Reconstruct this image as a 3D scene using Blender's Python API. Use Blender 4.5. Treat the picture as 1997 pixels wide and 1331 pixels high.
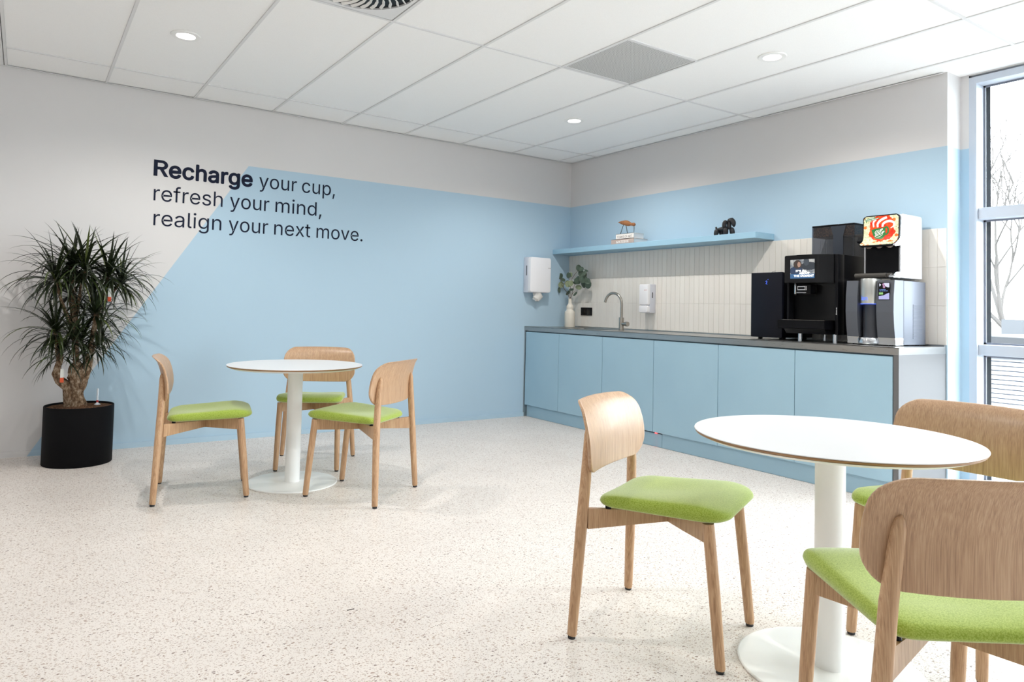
import bpy, bmesh, math, random
from mathutils import Vector, Matrix, noise
R = math.radians
S = bpy.context.scene
C = S.collection
for _o in list(bpy.data.objects):
    bpy.data.objects.remove(_o)

# ------------------------------------------------------------------ camera
cd = bpy.data.cameras.new('camera'); cam = bpy.data.objects.new('camera', cd); C.objects.link(cam)
yaw, pitch, roll = .5891, .0367, .0235
fw = Vector((math.sin(yaw)*math.cos(pitch), math.cos(yaw)*math.cos(pitch), math.sin(pitch)))
rt = Vector((math.cos(yaw), -math.sin(yaw), 0)); up = rt.cross(fw)
r2 = rt*math.cos(roll)+up*math.sin(roll); u2 = up*math.cos(roll)-rt*math.sin(roll)
cam.matrix_world = Matrix(((r2.x, u2.x, -fw.x, -4.8331), (r2.y, u2.y, -fw.y, -5.8038), (r2.z, u2.z, -fw.z, 1.0868), (0, 0, 0, 1)))
cd.sensor_fit = 'HORIZONTAL'; cd.sensor_width = 36.0
cd.lens = 1370.478/1997*36; cd.shift_x = 33.237/1997; cd.shift_y = -113.977/1997
cd.clip_start = .05; cd.clip_end = 200
S.camera = cam

# ------------------------------------------------------------------ sky, light, exposure
SKY = 13.0           # radiance of the bright overcast sky
DOWN = 58.0          # watts of each downlight
world = bpy.data.worlds.new('overcast_sky'); S.world = world; world.use_nodes = True
bg = world.node_tree.nodes['Background']
bg.inputs[0].default_value = (.90, .96, 1, 1); bg.inputs[1].default_value = SKY
S.view_settings.view_transform = 'Standard'; S.view_settings.look = 'None'
S.view_settings.exposure = 0.12; S.view_settings.gamma = 1.0
S.view_settings.use_curve_mapping = False
S.cycles.max_bounces = 10; S.cycles.diffuse_bounces = 6; S.cycles.use_denoising = True
S.cycles.transparent_max_bounces = 12

def portal(loc, rot, sx, sy):
    l = bpy.data.lights.new('window_portal', 'AREA'); l.shape = 'RECTANGLE'; l.size = sx; l.size_y = sy
    l.cycles.is_portal = True
    o = bpy.data.objects.new('window_portal', l); o.location = loc; o.rotation_euler = rot; C.objects.link(o)

H = 2.658            # ceiling height
PB = 2.188           # top of the blue paint
XW = .29             # window glass plane
YE = -3.708          # near end of the kitchen wall
YB = -9.6            # wall behind the camera
XL = -8.6            # left wall
portal((XW+.12, (YE-.05-8.9)/2, 1.35), (0, R(90), 0), 2.6, 5.15)

# ------------------------------------------------------------------ materials
MATS = {}
def mat(name, col=(.8, .8, .8), rough=.5, metal=0, spec=.5, emit=None, es=1, coat=0, fn=None):
    if name in MATS: return MATS[name]
    m = bpy.data.materials.new(name); m.use_nodes = True
    n = m.node_tree.nodes; l = m.node_tree.links
    b = n['Principled BSDF']
    b.inputs['Base Color'].default_value = (*col, 1); b.inputs['Roughness'].default_value = rough
    b.inputs['Metallic'].default_value = metal; b.inputs['Specular IOR Level'].default_value = spec
    b.inputs['Coat Weight'].default_value = coat; b.inputs['Coat Roughness'].default_value = .3 if coat < .3 else .05
    if emit:
        b.inputs['Emission Color'].default_value = (*emit, 1); b.inputs['Emission Strength'].default_value = es
    if fn: fn(n, l, b)
    MATS[name] = m
    return m
def srgb(r, g, b):
    f = lambda c: c/12.92 if c <= .04045 else ((c+.055)/1.055)**2.4
    return tuple(f(x/255) for x in (r, g, b))
def coords(n, l, scale=(1, 1, 1), kind='Object'):
    t = n.new('ShaderNodeTexCoord'); mp = n.new('ShaderNodeMapping'); mp.inputs['Scale'].default_value = scale
    l.new(t.outputs[kind], mp.inputs[0]); return mp.outputs[0]
def ramp(n, l, src, stops, interp='LINEAR'):
    r = n.new('ShaderNodeValToRGB'); r.color_ramp.interpolation = interp
    e = r.color_ramp.elements
    while len(e) < len(stops): e.new(.5)
    for k, (p, c) in enumerate(stops):
        e[k].position = p; e[k].color = (*c, 1) if len(c) == 3 else c
    l.new(src, r.inputs[0]); return r.outputs[0]
def noise_tex(n, l, vec, scale, detail=3, rough=.5):
    t = n.new('ShaderNodeTexNoise'); t.inputs['Scale'].default_value = scale
    t.inputs['Detail'].default_value = detail; t.inputs['Roughness'].default_value = rough
    l.new(vec, t.inputs['Vector']); return t.outputs['Fac']
def bump(n, l, b, h, strength=.2, dist=.002):
    bp = n.new('ShaderNodeBump'); bp.inputs['Strength'].default_value = strength; bp.inputs['Distance'].default_value = dist
    l.new(h, bp.inputs['Height']); l.new(bp.outputs[0], b.inputs['Normal'])
def mix(n, l, fac, a, b_, mode='MIX'):
    x = n.new('ShaderNodeMix'); x.data_type = 'RGBA'; x.blend_type = mode
    for s, v in ((x.inputs['Factor'], fac), (x.inputs['A'], a), (x.inputs['B'], b_)):
        if isinstance(v, (int, float)): s.default_value = v
        elif isinstance(v, tuple): s.default_value = (*v, 1) if len(v) == 3 else v
        else: l.new(v, s)
    return x.outputs['Result']
def vmath(n, l, op, a, b_=None):
    x = n.new('ShaderNodeMath'); x.operation = op
    for s, v in ((x.inputs[0], a), (x.inputs[1], b_)):
        if v is None: continue
        if isinstance(v, (int, float)): s.default_value = v
        else: l.new(v, s)
    return x.outputs[0]

def f_plaster(n, l, b):
    v = coords(n, l); bump(n, l, b, noise_tex(n, l, v, 220, 2), .06, .001)
GREY = mat('grey_wall_paint', srgb(216, 214, 214), .6, fn=f_plaster, spec=.3)
BLUE = mat('blue_wall_paint', srgb(176, 202, 220), .6, fn=f_plaster, spec=.3)
WHITEP = mat('white_paint', srgb(232, 232, 232), .5, spec=.3)
def f_terrazzo(n, l, b):
    v = coords(n, l)
    col = ramp(n, l, noise_tex(n, l, v, 3, 3), [(.3, srgb(224, 217, 211)), (.7, srgb(231, 224, 218))])
    for sc, dens, pal, rad in ((58, .52, [(0, srgb(176, 156, 144)), (.25, srgb(200, 186, 176)), (.5, srgb(208, 196, 188)), (.72, srgb(150, 132, 122)), (.82, srgb(190, 172, 156)), (.94, srgb(120, 104, 96))], .32),
                               (88, .60, [(0, srgb(186, 168, 157)), (.3, srgb(206, 194, 185)), (.6, srgb(166, 148, 138)), (.8, srgb(196, 182, 172)), (.95, srgb(124, 108, 100))], .32),
                               (150, .55, [(0, srgb(190, 174, 164)), (.4, srgb(176, 160, 150)), (.8, srgb(150, 134, 126))], .30)):
        mp = n.new('ShaderNodeMapping'); mp.inputs['Scale'].default_value = (1, 1.5, 1); mp.inputs['Rotation'].default_value = (0, 0, sc)
        nz = n.new('ShaderNodeTexNoise'); nz.inputs['Scale'].default_value = 60; l.new(v, nz.inputs['Vector'])
        va = n.new('ShaderNodeVectorMath'); va.operation = 'MULTIPLY_ADD'; va.inputs[1].default_value = (.012, .012, 0)
        l.new(nz.outputs['Color'], va.inputs[0]); l.new(v, va.inputs[2]); l.new(va.outputs[0], mp.inputs[0])
        vo = n.new('ShaderNodeTexVoronoi'); vo.voronoi_dimensions = '2D'; vo.inputs['Scale'].default_value = sc
        l.new(mp.outputs[0], vo.inputs['Vector'])
        sp = n.new('ShaderNodeSeparateColor'); l.new(vo.outputs['Color'], sp.inputs[0])
        on = vmath(n, l, 'LESS_THAN', sp.outputs[0], dens)
        rr = vmath(n, l, 'MULTIPLY', vmath(n, l, 'ADD', vmath(n, l, 'MULTIPLY', sp.outputs[1], .8), .2), rad)
        inside = vmath(n, l, 'LESS_THAN', vo.outputs['Distance'], rr)
        chip = ramp(n, l, sp.outputs[2], pal, 'CONSTANT')
        col = mix(n, l, vmath(n, l, 'MULTIPLY', on, inside), col, chip)
    l.new(col, b.inputs['Base Color'])
TERRAZZO = mat('terrazzo', rough=.42, spec=.35, fn=f_terrazzo)
def f_ceil(n, l, b):
    v = coords(n, l); h = noise_tex(n, l, v, 260, 3, .7)
    l.new(ramp(n, l, h, [(.3, srgb(242, 242, 242)), (.7, srgb(248, 248, 248))]), b.inputs['Base Color']); bump(n, l, b, h, .1, .001)
PANEL = mat('mineral_fibre_panel', rough=.9, spec=.1, fn=f_ceil)
RUNNER = mat('grey_white_runner', srgb(222, 222, 223), .5, spec=.3)
DARKV = mat('dark_void', (.02, .02, .02), .9)
def f_wood(n, l, b, c=((160, 122, 90), (188, 150, 115), (203, 170, 135))):
    v = coords(n, l, (62, 16, 1.3)); oi = n.new('ShaderNodeObjectInfo')
    a = n.new('ShaderNodeVectorMath'); a.operation = 'ADD'; l.new(v, a.inputs[0])
    cb = n.new('ShaderNodeCombineXYZ'); l.new(vmath(n, l, 'MULTIPLY', oi.outputs['Random'], 20.0), cb.inputs[2]); l.new(cb.outputs[0], a.inputs[1])
    g = noise_tex(n, l, a.outputs[0], 9, 4, .6); w = noise_tex(n, l, a.outputs[0], 1.1, 3, .5)
    fac = vmath(n, l, 'ADD', vmath(n, l, 'MULTIPLY', g, .78), vmath(n, l, 'MULTIPLY', w, .22))
    l.new(ramp(n, l, fac, [(.34, srgb(*c[0])), (.5, srgb(*c[1])), (.66, srgb(*c[2]))]), b.inputs['Base Color'])
    bump(n, l, b, g, .08, .0006)
OAK = mat('oak', rough=.42, spec=.4, fn=f_wood)
OAKV = mat('oak_veneer', rough=.42, spec=.6, coat=.28, fn=lambda n, l, b: f_wood(n, l, b, ((154, 117, 87), (183, 146, 112), (200, 166, 132))))
def f_fabric(n, l, b):
    v = coords(n, l)
    ch = n.new('ShaderNodeTexVoronoi'); ch.inputs['Scale'].default_value = 300; ch.inputs['Randomness'].default_value = 1.0; l.new(v, ch.inputs['Vector'])
    c = ramp(n, l, ch.outputs['Distance'], [(.1, srgb(180, 198, 100)), (.75, srgb(138, 160, 58))])
    l.new(mix(n, l, vmath(n, l, 'MULTIPLY', noise_tex(n, l, v, 90, 2), .35), c, srgb(160, 181, 76)), b.inputs['Base Color'])
    bump(n, l, b, ch.outputs['Distance'], -.35, .0012)
    b.inputs['Sheen Weight'].default_value = .55; b.inputs['Sheen Roughness'].default_value = .45
FABRIC = mat('green_wool', rough=.95, spec=.1, fn=f_fabric)
RUBBER = mat('black_rubber', (.02, .02, .022), .7)
LAM = mat('white_laminate', srgb(226, 226, 227), .32, spec=.5)
LAMU = mat('white_underside', srgb(236, 236, 234), .45)
def f_ply(n, l, b):
    v = coords(n, l, (6, 6, 500)); l.new(ramp(n, l, noise_tex(n, l, v, 1.2, 2), [(.35, srgb(120, 88, 62)), (.65, srgb(178, 138, 102))]), b.inputs['Base Color'])
PLY = mat('plywood_edge', rough=.5, fn=f_ply)
POWDER = mat('white_powder_coat', srgb(240, 240, 239), .38)
def f_front(n, l, b):
    v = coords(n, l); l.new(ramp(n, l, noise_tex(n, l, v, 2.5, 2), [(.3, srgb(158, 191, 210)), (.7, srgb(162, 195, 213))]), b.inputs['Base Color'])
FRONT = mat('blue_cabinet_lacquer', rough=.42, spec=.4, fn=f_front)
SHELFB = mat('blue_shelf_lacquer', srgb(153, 191, 213), .5, spec=.35)
def f_steel(n, l, b):
    v = coords(n, l, (40, 1.5, 40)); h = noise_tex(n, l, v, 8, 4, .7)
    b.inputs['Roughness'].default_value = .3
    l.new(ramp(n, l, h, [(.3, (.26, .26, .26)), (.7, (.36, .36, .36))]), b.inputs['Roughness'])
STEEL = mat('brushed_steel', srgb(176, 176, 175), .3, 1, fn=f_steel)
STEELV = mat('steel_side', srgb(118, 118, 120), .55, .7)
NICKEL = mat('brushed_nickel', srgb(172, 166, 158), .24, 1)
CHROME = mat('polished_silver', srgb(214, 216, 220), .2, 1)
def f_tile(n, l, b):
    oi = n.new('ShaderNodeObjectInfo'); l.new(ramp(n, l, oi.outputs['Random'], [(0, srgb(226, 221, 214)), (1, srgb(230, 226, 219))]), b.inputs['Base Color'])
    bump(n, l, b, noise_tex(n, l, coords(n, l), 60, 2), .06, .001)
TILE = mat('cream_glazed_tile', rough=.22, spec=.5, fn=f_tile)
GROUT = mat('grout', srgb(222, 217, 209), .9)
BLK = mat('satin_black', (.004, .004, .0055), .34, spec=.16)
GLOSSBLK = mat('gloss_black', (.004, .004, .005), .08, spec=.3, coat=.15)
def f_pot(n, l, b):
    v = coords(n, l, (1, 1, 60)); bump(n, l, b, noise_tex(n, l, v, 12, 3), .2, .001)
POTM = mat('black_fibre_pot', (.004, .004, .005), .65, fn=f_pot, spec=.1)
GRAPH = mat('graphite_plastic', srgb(92, 96, 104), .38, .3)
GRAPHD = mat('dark_graphite', srgb(52, 54, 60), .4, .3)
SILV = mat('silver_plastic', srgb(118, 124, 138), .45, .1)
DISPW = mat('white_plastic', srgb(236, 236, 240), .3)
DISPG = mat('pale_grey_plastic', srgb(214, 216, 226), .35)
ALU = mat('grey_window_aluminium', srgb(196, 204, 216), .4, .2)
GASK = mat('dark_gasket', srgb(120, 124, 136), .6)
CERAM = mat('cream_ceramic', srgb(232, 226, 214), .5)
NAVY = mat('navy_vinyl', srgb(14, 22, 46), .6, spec=.2)
def f_bark(n, l, b):
    v = coords(n, l, (1, 1, .6)); h = noise_tex(n, l, v, 55, 5, .7)
    l.new(ramp(n, l, h, [(.32, srgb(58, 43, 33)), (.5, srgb(132, 108, 86)), (.68, srgb(196, 178, 156))]), b.inputs['Base Color']); bump(n, l, b, h, 1, .01)
BARK = mat('gnarled_bark', rough=.95, spec=.1, fn=f_bark)
def f_leaf(n, l, b):
    oi = n.new('ShaderNodeObjectInfo'); v = coords(n, l)
    l.new(ramp(n, l, oi.outputs['Random'], [(0, srgb(24, 32, 15)), (.6, srgb(38, 51, 20)), (.9, srgb(70, 84, 36)), (1, srgb(92, 100, 52))]), b.inputs['Base Color'])
LEAF = mat('dracaena_leaf', rough=.36, spec=.5, fn=f_leaf)
def f_soil(n, l, b):
    v = coords(n, l); h = noise_tex(n, l, v, 110, 4, .7)
    l.new(ramp(n, l, h, [(.35, srgb(58, 42, 34)), (.65, srgb(140, 106, 82))]), b.inputs['Base Color']); bump(n, l, b, h, 1, .01)
SOIL = mat('potting_soil', rough=1, spec=.1, fn=f_soil)
def glass_mat():
    m = bpy.data.materials.new('window_glass'); m.use_nodes = True; n = m.node_tree.nodes; l = m.node_tree.links; n.clear()
    o = n.new('ShaderNodeOutputMaterial'); t = n.new('ShaderNodeBsdfTransparent'); g = n.new('ShaderNodeBsdfGlossy'); mx = n.new('ShaderNodeMixShader')
    t.inputs[0].default_value = (.95, .97, .97, 1); g.inputs['Roughness'].default_value = .02; mx.inputs[0].default_value = .05
    l.new(t.outputs[0], mx.inputs[1]); l.new(g.outputs[0], mx.inputs[2]); l.new(mx.outputs[0], o.inputs[0]); return m
GLASS = glass_mat()
def smoke_mat():
    m = bpy.data.materials.new('smoked_plastic'); m.use_nodes = True; n = m.node_tree.nodes; l = m.node_tree.links; n.clear()
    o = n.new('ShaderNodeOutputMaterial'); t = n.new('ShaderNodeBsdfTransparent'); g = n.new('ShaderNodeBsdfGlossy'); mx = n.new('ShaderNodeMixShader')
    t.inputs[0].default_value = (.66, .68, .72, 1); g.inputs['Roughness'].default_value = .08; g.inputs[0].default_value = (.8, .8, .8, 1); mx.inputs[0].default_value = .07
    l.new(t.outputs[0], mx.inputs[1]); l.new(g.outputs[0], mx.inputs[2]); l.new(mx.outputs[0], o.inputs[0]); return m
SMOKE = smoke_mat()

# ------------------------------------------------------------------ helpers
class MB:
    def __init__(s): s.b = bmesh.new()
    def box(s, x0, x1, y0, y1, z0, z1, bev=0, seg=2, mi=0):
        t = bmesh.new()
        vs = [t.verts.new((x, y, z)) for x in (x0, x1) for y in (y0, y1) for z in (z0, z1)]
        for f in ((0, 1, 3, 2), (4, 6, 7, 5), (0, 4, 5, 1), (2, 3, 7, 6), (0, 2, 6, 4), (1, 5, 7, 3)): t.faces.new([vs[i] for i in f])
        if bev: bmesh.ops.bevel(t, geom=t.edges[:], offset=bev, segments=seg, profile=.5, affect='EDGES')
        return s.add(t, mi)
    def add(s, t, mi=0):
        mp = {v: s.b.verts.new(v.co) for v in t.verts}
        for f in t.faces:
            try: nf = s.b.faces.new([mp[v] for v in f.verts]); nf.material_index = mi
            except ValueError: pass
        t.free(); return s
    def rings(s, loops, cap=True, closed=True, mi=0):
        L = [[s.b.verts.new(p) for p in lp] for lp in loops]; n = len(L[0])
        for a, b in zip(L, L[1:]):
            for i in range(n if closed else n-1):
                j = (i+1) % n
                f = s.b.faces.new((a[i], a[j], b[j], b[i])); f.material_index = mi
        if cap and closed:
            for lp, rv in ((L[0], True), (L[-1], False)):
                f = s.b.faces.new(list(reversed(lp)) if rv else lp); f.material_index = mi
        return s
    def tube(s, pts, rad, n=12, cap=True, mi=0, wob=0):
        pts = [Vector(p) for p in pts]
        if not isinstance(rad, (list, tuple)): rad = [rad]*len(pts)
        loops = []; ref = None
        for i, p in enumerate(pts):
            d = (pts[min(i+1, len(pts)-1)]-pts[max(i-1, 0)]).normalized()
            if ref is None: ref = Vector((1, 0, 0)) if abs(d.x) < .8 else Vector((0, 1, 0))
            a = (ref-d*ref.dot(d)).normalized(); ref = a; c = d.cross(a)
            lp = []
            for k in range(n):
                t = 2*math.pi*k/n; q = p+(a*math.cos(t)+c*math.sin(t))*rad[i]
                if wob: q = p+(q-p)*(1+wob*noise.noise(q*24)+wob*.6*noise.noise(q*70))
                lp.append(q)
            loops.append(lp)
        return s.rings(loops, cap, mi=mi)
    def lathe(s, prof, c=(0, 0, 0), n=32, cap=True, mi=0, axis='z'):
        c = Vector(c); loops = []
        for r, z in prof:
            lp = []
            for k in range(n):
                t = 2*math.pi*k/n; x, y = r*math.cos(t), r*math.sin(t)
                lp.append(c+(Vector((x, y, z)) if axis == 'z' else Vector((z, x, y)) if axis == 'x' else Vector((y, z, x))))
            loops.append(lp)
        return s.rings(loops, cap, mi=mi)
    def ball(s, c, r, n=12, m=8, mi=0):
        c = Vector(c); r = Vector(r if isinstance(r, (tuple, list)) else (r, r, r))
        t = bmesh.new(); bmesh.ops.create_uvsphere(t, u_segments=n, v_segments=m, radius=1)
        for v in t.verts: v.co = Vector((v.co.x*r.x, v.co.y*r.y, v.co.z*r.z))+c
        return s.add(t, mi)
    def prism(s, poly, a, b_, axis='y', mi=0):
        """polygon in the two other axes, extruded from a to b_ along axis"""
        f = {'y': lambda p, t: (p[0], t, p[1]), 'x': lambda p, t: (t, p[0], p[1]), 'z': lambda p, t: (p[0], p[1], t)}[axis]
        return s.rings([[f(p, a) for p in poly], [f(p, b_) for p in poly]], mi=mi)
    def xf(s, M): s.b.transform(M); return s
    def build(s, name, m, parent=None, smooth=False, ang=35, kind=None):
        bmesh.ops.recalc_face_normals(s.b, faces=s.b.faces[:])
        me = bpy.data.meshes.new(name)
        off = Vector((0, 0, 0)); p = parent
        while p: off += p.location; p = p.parent
        if off.length: bmesh.ops.translate(s.b, verts=s.b.verts[:], vec=-off)
        s.b.to_mesh(me); s.b.free()
        for x in (m if isinstance(m, (list, tuple)) else [m]): me.materials.append(x)
        if smooth: me.shade_smooth(); me.set_sharp_from_angle(angle=R(ang))
        o = bpy.data.objects.new(name, me); C.objects.link(o)
        if parent: o.parent = parent
        if kind: o['kind'] = kind
        return o
def thing(name, label, cat, loc=(0, 0, 0), group=None):
    o = bpy.data.objects.new(name, None); C.objects.link(o); o.location = loc; o.empty_display_size = .05
    o['label'] = label; o['category'] = cat
    if group: o['group'] = group
    return o
def tag(o, label, cat, group=None):
    o['label'] = label; o['category'] = cat
    if group: o['group'] = group
    return o
REFH = {}
def ref_height(ch):
    if ch not in REFH:
        cu = bpy.data.curves.new('ref', 'FONT'); cu.font = FONT or cu.font; cu.body = ch; cu.size = 1
        to = bpy.data.objects.new('ref', cu); C.objects.link(to); bpy.context.view_layer.update()
        me = bpy.data.meshes.new_from_object(to.evaluated_get(bpy.context.evaluated_depsgraph_get()))
        bpy.data.objects.remove(to); bpy.data.curves.remove(cu)
        REFH[ch] = max(v.co.y for v in me.vertices); bpy.data.meshes.remove(me)
    return REFH[ch]
def text_mesh(name, body, x0, x1, zb, height, weight, place, m, parent, ref='x', thick=.0006, slant=0):
    """letters fitted to run x0..x1 along the local x axis, base line at zb; place maps (u, v, w) to the room"""
    cu = bpy.data.curves.new(name, 'FONT'); cu.font = FONT or cu.font; cu.body = body; cu.size = 1; cu.offset = 0 if weight > .004 else weight; cu.resolution_u = 4
    to = bpy.data.objects.new(name, cu); C.objects.link(to)
    bpy.context.view_layer.update()
    me = bpy.data.meshes.new_from_object(to.evaluated_get(bpy.context.evaluated_depsgraph_get()))
    bpy.data.objects.remove(to); bpy.data.curves.remove(cu)
    xs = [v.co.x for v in me.vertices]; k = (x1-x0)/(max(xs)-min(xs)); mn = min(xs)
    kz = height/ref_height('x' if ref == 'x' else 'H')
    b = bmesh.new(); b.from_mesh(me)
    if weight > .004:
        for q in range(8):
            n0 = len(b.verts); b.from_mesh(me); b.verts.ensure_lookup_table()
            bmesh.ops.translate(b, verts=b.verts[n0:], vec=(weight*math.cos(q*math.pi/4), weight*math.sin(q*math.pi/4), .08*(q+1)))
    bpy.data.meshes.remove(me)
    r = bmesh.ops.extrude_face_region(b, geom=b.faces[:])
    ev = [e for e in r['geom'] if isinstance(e, bmesh.types.BMVert)]
    for v in ev: v.co.z += 1
    for v in b.verts:
        u, w, t = x0+(v.co.x-mn)*k+slant*v.co.y*kz, zb+v.co.y*kz, v.co.z*thick
        v.co = Vector(place(u, w, t))
    o = MB(); o.b.free(); o.b = b
    return o.build(name, m, parent)
try: FONT = bpy.data.fonts.load(bpy.utils.system_resource('DATAFILES', path='fonts')+'/Inter.woff2')   # Blender's own interface typeface
except Exception: FONT = None
def dup(root, name, loc, rz, label=None, group=None):
    r = root.copy(); r.name = name; C.objects.link(r); r.location = loc; r.rotation_euler = (0, 0, rz)
    if label: r['label'] = label
    if group: r['group'] = group
    for ch in list(root.children):
        c = ch.copy(); C.objects.link(c); c.parent = r
        for g in list(ch.children):
            d = g.copy(); C.objects.link(d); d.parent = c
    return r
def rrect(w, h, r, n=6, cx=0, cy=0):
    """rounded rectangle outline, counter-clockwise; r one radius or four (tr, tl, bl, br)"""
    rs = r if isinstance(r, (tuple, list)) else (r,)*4
    P = []
    for (sx, sy), a0, q in zip(((1, 1), (-1, 1), (-1, -1), (1, -1)), (0, 90, 180, 270), rs):
        for k in range(n+1):
            a = R(a0+90*k/n); P.append((cx+sx*(w/2-q)+q*math.cos(a), cy+sy*(h/2-q)+q*math.sin(a)))
    return P
def plate_hole(mb, outer, inner, z0, z1, mi=0):
    """flat plate with a hole, both outlines counter-clockwise xy lists"""
    t = bmesh.new(); LV = []
    for z in (z0, z1):
        o = [t.verts.new((x, y, z)) for x, y in outer]; i = [t.verts.new((x, y, z)) for x, y in inner]
        E = [t.edges.new((a, b)) for lp in (o, i) for a, b in zip(lp, lp[1:]+lp[:1])]
        bmesh.ops.triangle_fill(t, use_beauty=True, use_dissolve=False, edges=E); LV.append((o, i))
    for q in (0, 1):
        a, b = LV[0][q], LV[1][q]
        for k in range(len(a)): t.faces.new((a[k], a[(k+1) % len(a)], b[(k+1) % len(a)], b[k]))
    return mb.add(t, mi)

# ------------------------------------------------------------------ room shell
MB().box(XL, XW+.25, YB, .2, -.12, 0).build('floor', TERRAZZO, kind='structure')
# left-hand picture wall: grey paint with the blue field as painted
def wall_poly(mb, pts, mi):
    f = mb.b.faces.new([mb.b.verts.new(p) for p in pts]); f.material_index = mi
w = MB(); zc = H+.25
wall_poly(w, [(XL, 0, 0), (-4.7776, 0, 0), (-3.372, 0, PB), (0, 0, PB), (0, 0, zc), (XL, 0, zc)], 0)
wall_poly(w, [(-4.7776, 0, 0), (0, 0, 0), (0, 0, PB), (-3.372, 0, PB)], 1)
w.box(XL, .2, .02, .2, -.12, zc)
wl = w.build('wall_left', [GREY, BLUE], kind='structure')
w = MB()
def band(mb, x, y0, y1): 
    for za, zb, mi in ((0, PB, 1), (PB, zc, 0)): wall_poly(mb, [(x, y0, za), (x, y1, za), (x, y1, zb), (x, y0, zb)], mi)
band(w, 0, 0, YE); band(w, .18, YE, -3.757)
for za, zb, mi in ((0, PB, 1), (PB, zc, 0)): wall_poly(w, [(0, YE, za), (.18, YE, za), (.18, YE, zb), (0, YE, zb)], mi)
w.box(.181, .5, -3.757, .2, -.12, zc, mi=0)
wall_poly(w, [(.18, -3.757, 0), (.5, -3.757, 0), (.5, -3.757, zc), (.18, -3.757, zc)], 0)
wr = w.build('wall_right', [GREY, BLUE], kind='structure')
w = MB(); w.box(XL, XW+.3, YB-.2, YB, -.12, zc); w.build('wall_back', WHITEP, kind='structure')
w = MB(); w.box(XL-.2, XL, YB-.2, .2, -.12, zc); w.build('wall_far_left', WHITEP, kind='structure')
w = MB(); w.box(.18, .5, YB, -8.9, -.12, zc); w.box(.18, .5, -8.9, -3.757, 2.66, zc); w.build('wall_window_side', WHITEP, kind='structure')
# baseboard: a thin strip painted with the wall
w = MB()
for (xa, xb, xc, xd, mi) in ((XL, -4.7776, XL, -4.752, 0), (-4.7776, -.578, -4.752, -.578, 1)):
    w.rings([[(xa, -.0005, 0), (xc, -.0005, .04), (xc, -.013, .04), (xa, -.014, 0)], [(xb, -.0005, 0), (xd, -.0005, .04), (xd, -.013, .04), (xb, -.014, 0)]], mi=mi)
w.build('baseboard_left', [GREY, BLUE], kind='structure')
# wall tiles, stacked upright, three courses
tw, th = 3.704/70, .2475
tile = None
tb = MB(); tb.box(-.0055, -.0005, -tw+.0007, -.0007, .0007, th-.0007, bev=.0010, seg=1)
tile = tb.build('tile', TILE, wr)
first = True
for r in range(3):
    for k in range(70):
        t = tile if first else tile.copy()
        if not first: C.objects.link(t); t.parent = wr
        first = False
        t.location = (0, -k*tw, .921+r*th)
MB().box(-.0025, -.0002, -3.704, 0, .921, .921+3*th).build('grout_bed', GROUT, wr)

# ------------------------------------------------------------------ ceiling: slab, runners, panels
ce = MB(); ce.box(XL, XW+.3, YB, .2, H+.16, H+.25); ceil = ce.build('ceiling', DARKV, kind='structure')
GX = [-.2-.6*k for k in range(9)]                      # runners along y
GY = [-.431, -2.283, -4.14, -5.97, -7.8]               # runners along x
XR, XLc = .185, -5.0
for x in GX:
    MB().box(x-.0085, x+.0085, YB, -.004, H, H+.035).build('grid_runner', RUNNER, ceil)
for y in GY:
    MB().box(XLc, XR-.005, y-.0085, y+.0085, H+.0006, H+.035).build('grid_runner', RUNNER, ceil)
for xa in (-2.0, -3.8):
    MB().box(xa, xa+.6, -2.883-.0085, -2.883+.0085, H+.0006, H+.035).build('cross_tee', RUNNER, ceil)
LIGHTS = [(-1.1, -1.345), (-1.1, -3.205), (-4.1, -1.345), (-4.1, -3.205), (-1.1, -5.05), (-7.1, -3.205)]
cols = [(XR, GX[0])]+[(a, b) for a, b in zip(GX, GX[1:])]
rows = [(0, GY[0])]+[(a, b) for a, b in zip(GY, GY[1:])]+[(GY[-1], YB)]
PZ0, PZ1 = H+.006, H+.022
circ = lambda cx, cy, r, n=32: [(cx+r*math.cos(2*math.pi*k/n), cy+r*math.sin(2*math.pi*k/n)) for k in range(n)]
for xa, xb in cols:
    for ya, yb in rows:
        cells = [(ya, yb)]
        if xa in (-.2-.6*2, -.2-.6*5, -.2-.6*6) : pass
        sp = None
        if abs(yb+4.14) < .01 and (abs(xb+2.0) < .01 or abs(xb+3.8) < .01): cells = [(-2.883, yb)]
        for (p, q) in cells:
            x0, x1, y0, y1 = xb+.0089, xa-.0089, q+.0089, p-.0089
            if p == 0: y1 = -.012
            if xa == XR: x1 = XR-.012
            hole = [lt for lt in LIGHTS if x0 < lt[0] < x1 and y0 < lt[1] < y1]
            m = MB()
            if hole: plate_hole(m, [(x0, y0), (x1, y0), (x1, y1), (x0, y1)], circ(*hole[0], .068), PZ0, PZ1)
            else: m.box(x0, x1, y0, y1, PZ0, PZ1)
            m.build('panel', PANEL, ceil)
m = MB()
for y0, y1, hl in ((YB, -3.205-.5, None), (-3.205-.5, -3.205+.5, -3.205), (-3.205+.5, -.004, None)):
    if hl is None: m.box(XL, XLc-.013, y0, y1, H+.001, H+.02)
    else: plate_hole(m, [(XL, y0), (XLc-.013, y0), (XLc-.013, y1), (XL, y1)], circ(-7.1, hl, .068), H+.001, H+.02)
m.build('plaster_strip', mat('plaster_ceiling', srgb(226, 227, 228), .8, spec=.2), ceil)
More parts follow.
